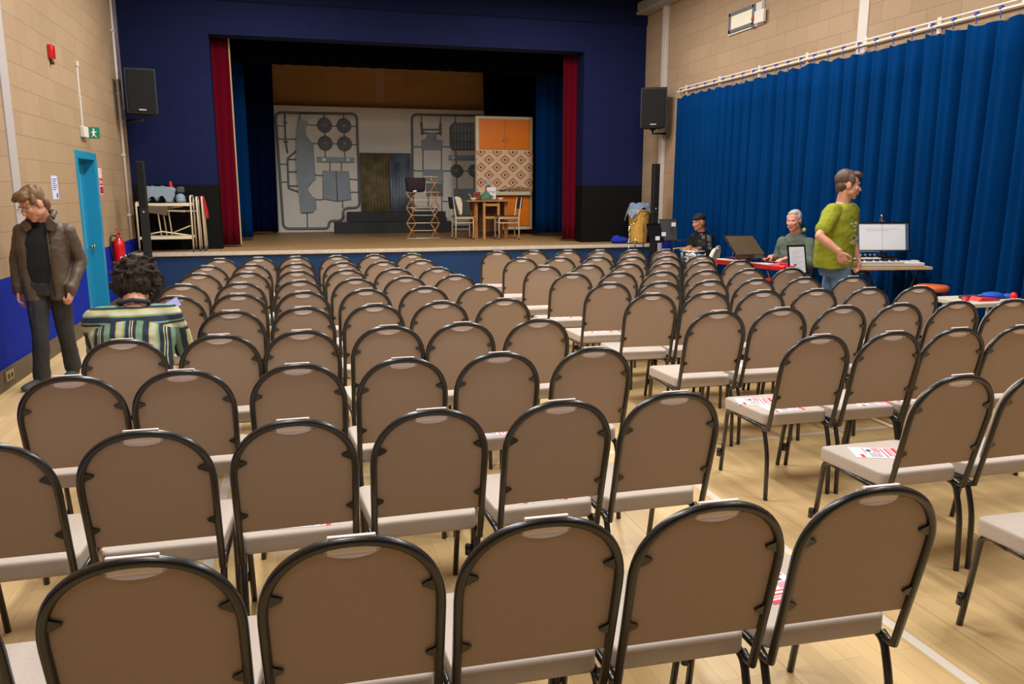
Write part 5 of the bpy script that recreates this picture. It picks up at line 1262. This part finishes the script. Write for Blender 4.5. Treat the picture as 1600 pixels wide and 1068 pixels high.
def sheet_on(x, y, yaw, T, w, h, label, ox=0, group=None, double=False, nm='sheet_music'):
    t = thing(nm, label, 'sheet music', (0, 0, 0), group)
    b = B()
    if double:
        b.box(-w/2, -.002, -.014, -.008, .008, h+.008, mat=T); b.box(.002, w/2, -.014, -.008, .008, h+.008, mat=T)
    else: b.box(ox-w/2, ox+w/2, -.012, -.008, .008, h+.008, mat=T)
    b.obj('pages', PAPER, t)
    b = B()
    for k in range(10 if not double else 2):
        zz = h*.85-k*h*.07
        b.box(ox-w*.36, ox+w*(.36-.2*(k % 3)), -.0148 if double else -.0128, -.0135 if double else -.0118, zz, zz+.003, mat=T)
    b.obj('printed_lines', M('faint_ink', (176, 180, 200), .7), t)
    t.location = (x, y, 0); t.rotation_euler.z = yaw
    return t
t, T = music_stand(5.88, 6.90, math.radians(-14), math.radians(-12), 1.07, .56, .30, 'music stand with an open white score and a clip light behind the keyboard desk', M('stand_blue_grey', (84, 98, 124), .4), short=DZ+.001)
sheet_on(5.87, 6.90, math.radians(-14), T, .48, .265, 'open white music book on the stand above the keyboards', double=True, nm='music_book')
t2 = thing('clip_light', 'small silver clip light on top of the stand behind the keyboards', 'light', (5.88, 6.95, 1.36))
b = B(); b.box(5.86, 5.905, 6.93, 6.97, 1.37, 1.435, bev=.008); b.obj('light_head', CHROME, t2)
b = B(); b.tube([(5.882, 6.965, 1.44), (5.882, 6.985, 1.35)], .006); b.obj('clip', BLACKM, t2)
MS = M('stand_brown', (70, 54, 30), .5, var=(3, .1))
t, T = music_stand(5.26, 8.34, math.radians(-8), math.radians(-62), .90, .38, .50, 'dark brown music stand leaning back behind the red keyboard', MS)
t, T = music_stand(5.62, 7.94, math.radians(4), math.radians(-12), .74, .25, .33, 'small music stand with a white sheet in front of the red keyboard player', BLACKPL)
sheet_on(5.62, 7.94, math.radians(4), T, .21, .30, 'single white sheet of text on the stand in front of the grey haired player')
t, T = music_stand(5.40, 11.2, math.radians(22), math.radians(-20), .90, .30, .30, 'left black music stand in front of the drums', BLACKPL)
t, T = music_stand(5.66, 11.35, math.radians(-14), math.radians(-18), .92, .27, .34, 'right black music stand in front of the drums', BLACKPL)
for x, y, z, a in ((5.69, 11.26, 1.17, .2), (5.36, 11.12, .97, .4), (5.47, 11.14, 1.03, .5)):
    b = B(); b.box(x-.035, x+.035, y-.012, y-.008, z-.03, z+.03, mat=None); o = b.obj('note_slip', PAPER)
    tag(o, {.2: 'small white slip clipped to the top of the right black music stand', .4: 'small white slip low on the left black music stand', .5: 'narrow white slip between the two black music stands'}[a], 'paper slip')
# red keyboard on its stand
RK = M('keyboard_red', (196, 6, 20), .28, coat=.4)
kyaw = math.atan2(8.0-9.0, 5.50-5.26)
t = keyboard(5.38+.04, 8.48, .775, 1.12, .30, kyaw, RK, 'red electric keyboard played by the grey haired man', True)
t = thing('keyboard_stand', 'black crossed keyboard stand under the red keyboard', 'stand', (5.42, 8.48, 0))
for s in (-1, 1):
    for e in (-.3, .3):
        dx, dy = math.cos(kyaw), math.sin(kyaw)
        cx, cy = 5.42+dx*e, 8.48+dy*e
        b = B(); b.tube([(cx-dy*.13*s, cy+dx*.13*s, .765), (cx+dy*.16*s, cy-dx*.16*s, .015)], .014); b.obj('leg', BLACKM, t)
b = B(); b.box(5.34, 5.44, 8.2, 8.8, .55, .68, bev=.01); b.obj('tray_box', BLACKPL, t)
b = B(); b.box(5.32, 5.34, 8.02, 8.12, .60, .68); b.obj('red_label', RK, t)
# the stool in front of the desk and a white table at the right edge
t = thing('orange_stool', 'orange topped stool with red legs in front of the keyboard desk', 'stool', (5.93, 6.22, 0))
b = B(); b.lathe([(.02, .735), (.135, .735), (.15, .75), (.15, .775), (.13, .79), (.01, .793)], (5.90, 6.22, 0), seg=28); b.obj('seat', M('stool_orange', (206, 96, 40), .5), t)
for k in range(4):
    a = k*PI/2+.6; b = B(); b.tube([(5.90+.11*math.cos(a), 6.22+.11*math.sin(a), .74), (5.90+.17*math.cos(a), 6.22+.17*math.sin(a), .01)], .012); b.obj('leg', M('stool_red', (170, 36, 30), .4), t)
b = B(); b.tube([(5.90+.15*math.cos(k*PI/8), 6.22+.15*math.sin(k*PI/8), .28) for k in range(16)], .008, closed=True); b.obj('foot_ring', M('stool_red', (170, 36, 30)), t)
t = thing('side_table', 'small white table with red and blue things on it at the right edge', 'table', (5.83, 5.42, 0))
B().box(5.46, 6.14, 5.30, 5.78, .715, .75, bev=.005).obj('table_top', M('table_white', (206, 200, 180), .5), t)
for x, y in ((5.56, 5.37), (6.06, 5.37), (5.56, 5.71), (6.06, 5.71)):
    b = B(); b.tube([(x, y, .715), (x-.05, y, .012)], .012); b.obj('leg', CREAMM, t)
b = B(); b.ell((5.56, 5.48, .765), (.035, .03, .022)); tag(b.obj('red_ball', M('shiny_red', (230, 30, 50), .4)), 'small round red object at the left end of the white side table', 'ball')
b = B(); b.prism([(5.62, .751), (5.66, .785), (5.75, .772), (5.84, .765), (5.86, .751)], 5.40, 5.52, bev=.006); tag(b.obj('red_packet', M('shiny_red', (230, 30, 50))), 'flat crumpled red packet on the white side table', 'packet')
B().box(5.62, 5.80, 5.53, 5.62, .751, .78, bev=.008).obj('dark_case', M('case_dark', (58, 56, 54), .6)); tag(bpy.data.objects['dark_case'], 'dark flat case behind the red packet on the white side table', 'case')
b = B(); b.ell((5.93, 5.56, .775), (.10, .08, .03)); b.ell((6.04, 5.5, .77), (.05, .05, .025)); tag(b.obj('blue_cloth', M('cloth_bright_blue', (20, 80, 190), .7, bump=(10, 1))), 'bright blue cloth on the white side table', 'cloth')
b = B(); b.ell((5.99, 5.40, .785), (.03, .03, .035)); tag(b.obj('red_ball', M('shiny_red', (230, 30, 50))), 'small round red object at the right end of the white side table', 'ball')
# pale chair behind the drummer
t = thing('pale_banquet_chair', 'pale cream backed chair turned sideways between the drummer and the red keyboard', 'chair', (0, 0, 0))
cs = [c for c in PROTO.children if c.name.startswith(('back_cover', 'back_cushion', 'seat', 'back_frame', 'rear_leg', 'front_leg'))]
m_pale = fabric('pale_chair_fabric', (206, 200, 188)); m_palef = M('pale_frame', (186, 178, 162), .4)
for c in cs:
    q = c.copy(); q.data = c.data.copy(); col.objects.link(q); q.parent = t
    q.data.materials.clear(); q.data.materials.append(m_pale if ('cover' in c.name or 'cushion' in c.name or c.name == 'seat' or c.name.startswith('seat.')) else m_palef)
t.location = (5.63, 9.76, 0); t.rotation_euler.z = math.radians(46)

# drum kit (snare, hi-hat, cymbal, bass drum, mics)
def drum(name, c, r, h, label, shell, rot=None):
    t = thing(name, label, 'drum', c)
    b = B(); b.lathe([(r, 0), (r, h)], c, seg=32, rot=rot); b.obj('shell', shell, t)
    b = B(); b.lathe([(r*.985, h+.001), (r*.985, h+.004)], c, seg=32, rot=rot); b.obj('drum_head', M('drum_skin', (220, 216, 206), .6), t)
    b = B(); R = rot or Matrix.Identity(3)
    for z in (0, h): b.tube([V(c)+R @ V((r*1.02*math.cos(k*PI/12), r*1.02*math.sin(k*PI/12), z)) for k in range(24)], .008, closed=True, seg=6)
    b.obj('hoops', CHROME, t)
    b = B()
    for k in range(8):
        a = k*PI/4; b.tube([V(c)+R @ V((r*1.04*math.cos(a), r*1.04*math.sin(a), h*.15)), V(c)+R @ V((r*1.04*math.cos(a), r*1.04*math.sin(a), h*.85))], .007, seg=6)
    b.obj('lugs', CHROME, t)
    b = B()
    for k in range(3):
        a = k*2*PI/3; b.tube([V(c)+V((0, 0, -.02)), V((c[0]+.22*math.cos(a), c[1]+.22*math.sin(a), .012))], .009, seg=6)
    if rot is None: b.obj('stand_legs', CHROME, t)
    else: b.bm.free()
    return t
drum('snare_drum', (5.74, 10.68, .66), .175, .14, 'chrome snare drum in front of the drummer', CHROME)
drum('bass_drum', (5.12, 10.95, .28), .26, .30, 'dark bass drum mostly hidden behind the chairs', BLACKPL, Matrix.Rotation(math.radians(90), 3, 'Y'))
def cymbal(x, y, z, r, label, mic=False):
    t = thing('cymbal_stand', label, 'cymbal', (x, y, 0))
    b = B(); b.lathe([(r, 0), (r*.95, .006), (r*.25, .018), (r*.2, .04), (.012, .046)], (x, y, z), seg=36); b.obj('cymbal', M('cymbal_bronze', (120, 108, 84), .3, .8), t)
    b = B(); b.tube([(x, y, .2), (x, y, z+.07)], .009); b.obj('pole', CHROME, t)
    for k in range(3):
        a = k*2*PI/3+.3; b = B(); b.tube([(x, y, .3), (x+.22*math.cos(a), y+.22*math.sin(a), .012)], .008); b.obj('leg', CHROME, t)
cymbal(5.84, 11.5, .91, .19, 'bronze cymbal on a chrome stand between the music stands and the drummer')
cymbal(5.22, 11.62, .86, .16, 'dark cymbal on a stand at the left of the black music stands')
def mic_stand(x, y, pts, label):
    t = thing('microphone_stand', label, 'microphone', (x, y, 0))
    b = B(); b.tube([(x, y, .02)] + [(x, y, pts[0][2])], .009); b.obj('pole', BLACKM, t)
    b = B(); b.tube(pts, .006); b.obj('boom_arm', BLACKM, t)
    e = V(pts[-1]); b = B(); b.ell(e, (.028, .02, .02)); b.tube([e, e+(V(pts[-2])-e).normalized()*.12], .012); b.obj('microphone', BLACKPL, t)
    for k in range(3):
        a = k*2*PI/3; b = B(); b.tube([(x, y, .12), (x+.24*math.cos(a), y+.24*math.sin(a), .012)], .009); b.obj('leg', BLACKM, t)
mic_stand(5.95, 9.92, [(5.95, 9.92, .95), (5.93, 9.86, 1.02), (5.98, 9.70, 1.07), (6.06, 9.62, 1.02)], 'microphone on a boom against the blue curtain beyond the red keyboard')
mic_stand(5.42, 11.75, [(5.42, 11.75, 1.28), (5.56, 11.9, 1.33), (5.72, 11.95, 1.33)], 'microphone boom beside the right column loudspeaker')
t = thing('chrome_stand', 'thin chrome hardware stand in front of the wicker basket', 'stand', (5.28, 12.0, 0))
b = B(); b.tube([(5.28, 12.0, .02), (5.28, 12.0, 1.12)], .01); b.tube([(5.28, 12.0, 1.1), (5.42, 12.0, 1.22)], .008)
for z in (.86, 1.06): b.tube([(5.28, 12.0, z-.02), (5.28, 12.0, z+.02)], .022)
b.obj('pole', CHROME, t)
for k in range(3):
    a = k*2*PI/3+.2; b = B(); b.tube([(5.28, 12.0, .3), (5.28+.22*math.cos(a), 12.0+.22*math.sin(a), .012)], .008); b.obj('leg', CHROME, t)

# ------------------------------------------------------------ camera and light
F_PX = 1235.0
PITCH = math.atan(236/F_PX); YAW = math.atan(346/math.hypot(F_PX, 236))
cam = bpy.data.cameras.new('camera'); co = bpy.data.objects.new('camera', cam); col.objects.link(co)
cam.sensor_width = 36; cam.lens = 36*F_PX/1600; cam.clip_start = .05; cam.clip_end = 100
co.location = (0, 0, 1.68); co.rotation_euler = (PI/2-PITCH, 0, -YAW)
scn.camera = co
cam.dof.use_dof = False
def area(x, y, z, sx, sy, p, c=(1, .93, .82), rot=(0, 0, 0)):
    l = bpy.data.lights.new('hall_light', 'AREA'); l.shape = 'RECTANGLE'; l.size = sx; l.size_y = sy; l.energy = p; l.color = c
    o = bpy.data.objects.new('hall_light', l); col.objects.link(o); o.location = (x, y, z); o.rotation_euler = rot
for y, pw in ((-1.5, 30), (2.0, 95), (5.2, 130), (8.4, 140), (11.4, 140)):  # the weak rear pair is added, unseen, to brighten backdrop and chair backs
    for x in (-.3, 4.2):
        area(x, y, 4.95, .35, 1.5, pw, (1, .97, .94))
w = bpy.data.worlds.new('world'); scn.world = w; w.use_nodes = True
w.node_tree.nodes['Background'].inputs[0].default_value = (.9, .9, 1, 1); w.node_tree.nodes['Background'].inputs[1].default_value = .02
scn.view_settings.view_transform = 'Standard'; scn.view_settings.look = 'None'; scn.view_settings.gamma = 1
scn.view_settings.use_curve_mapping = False; scn.view_settings.exposure = 0.0
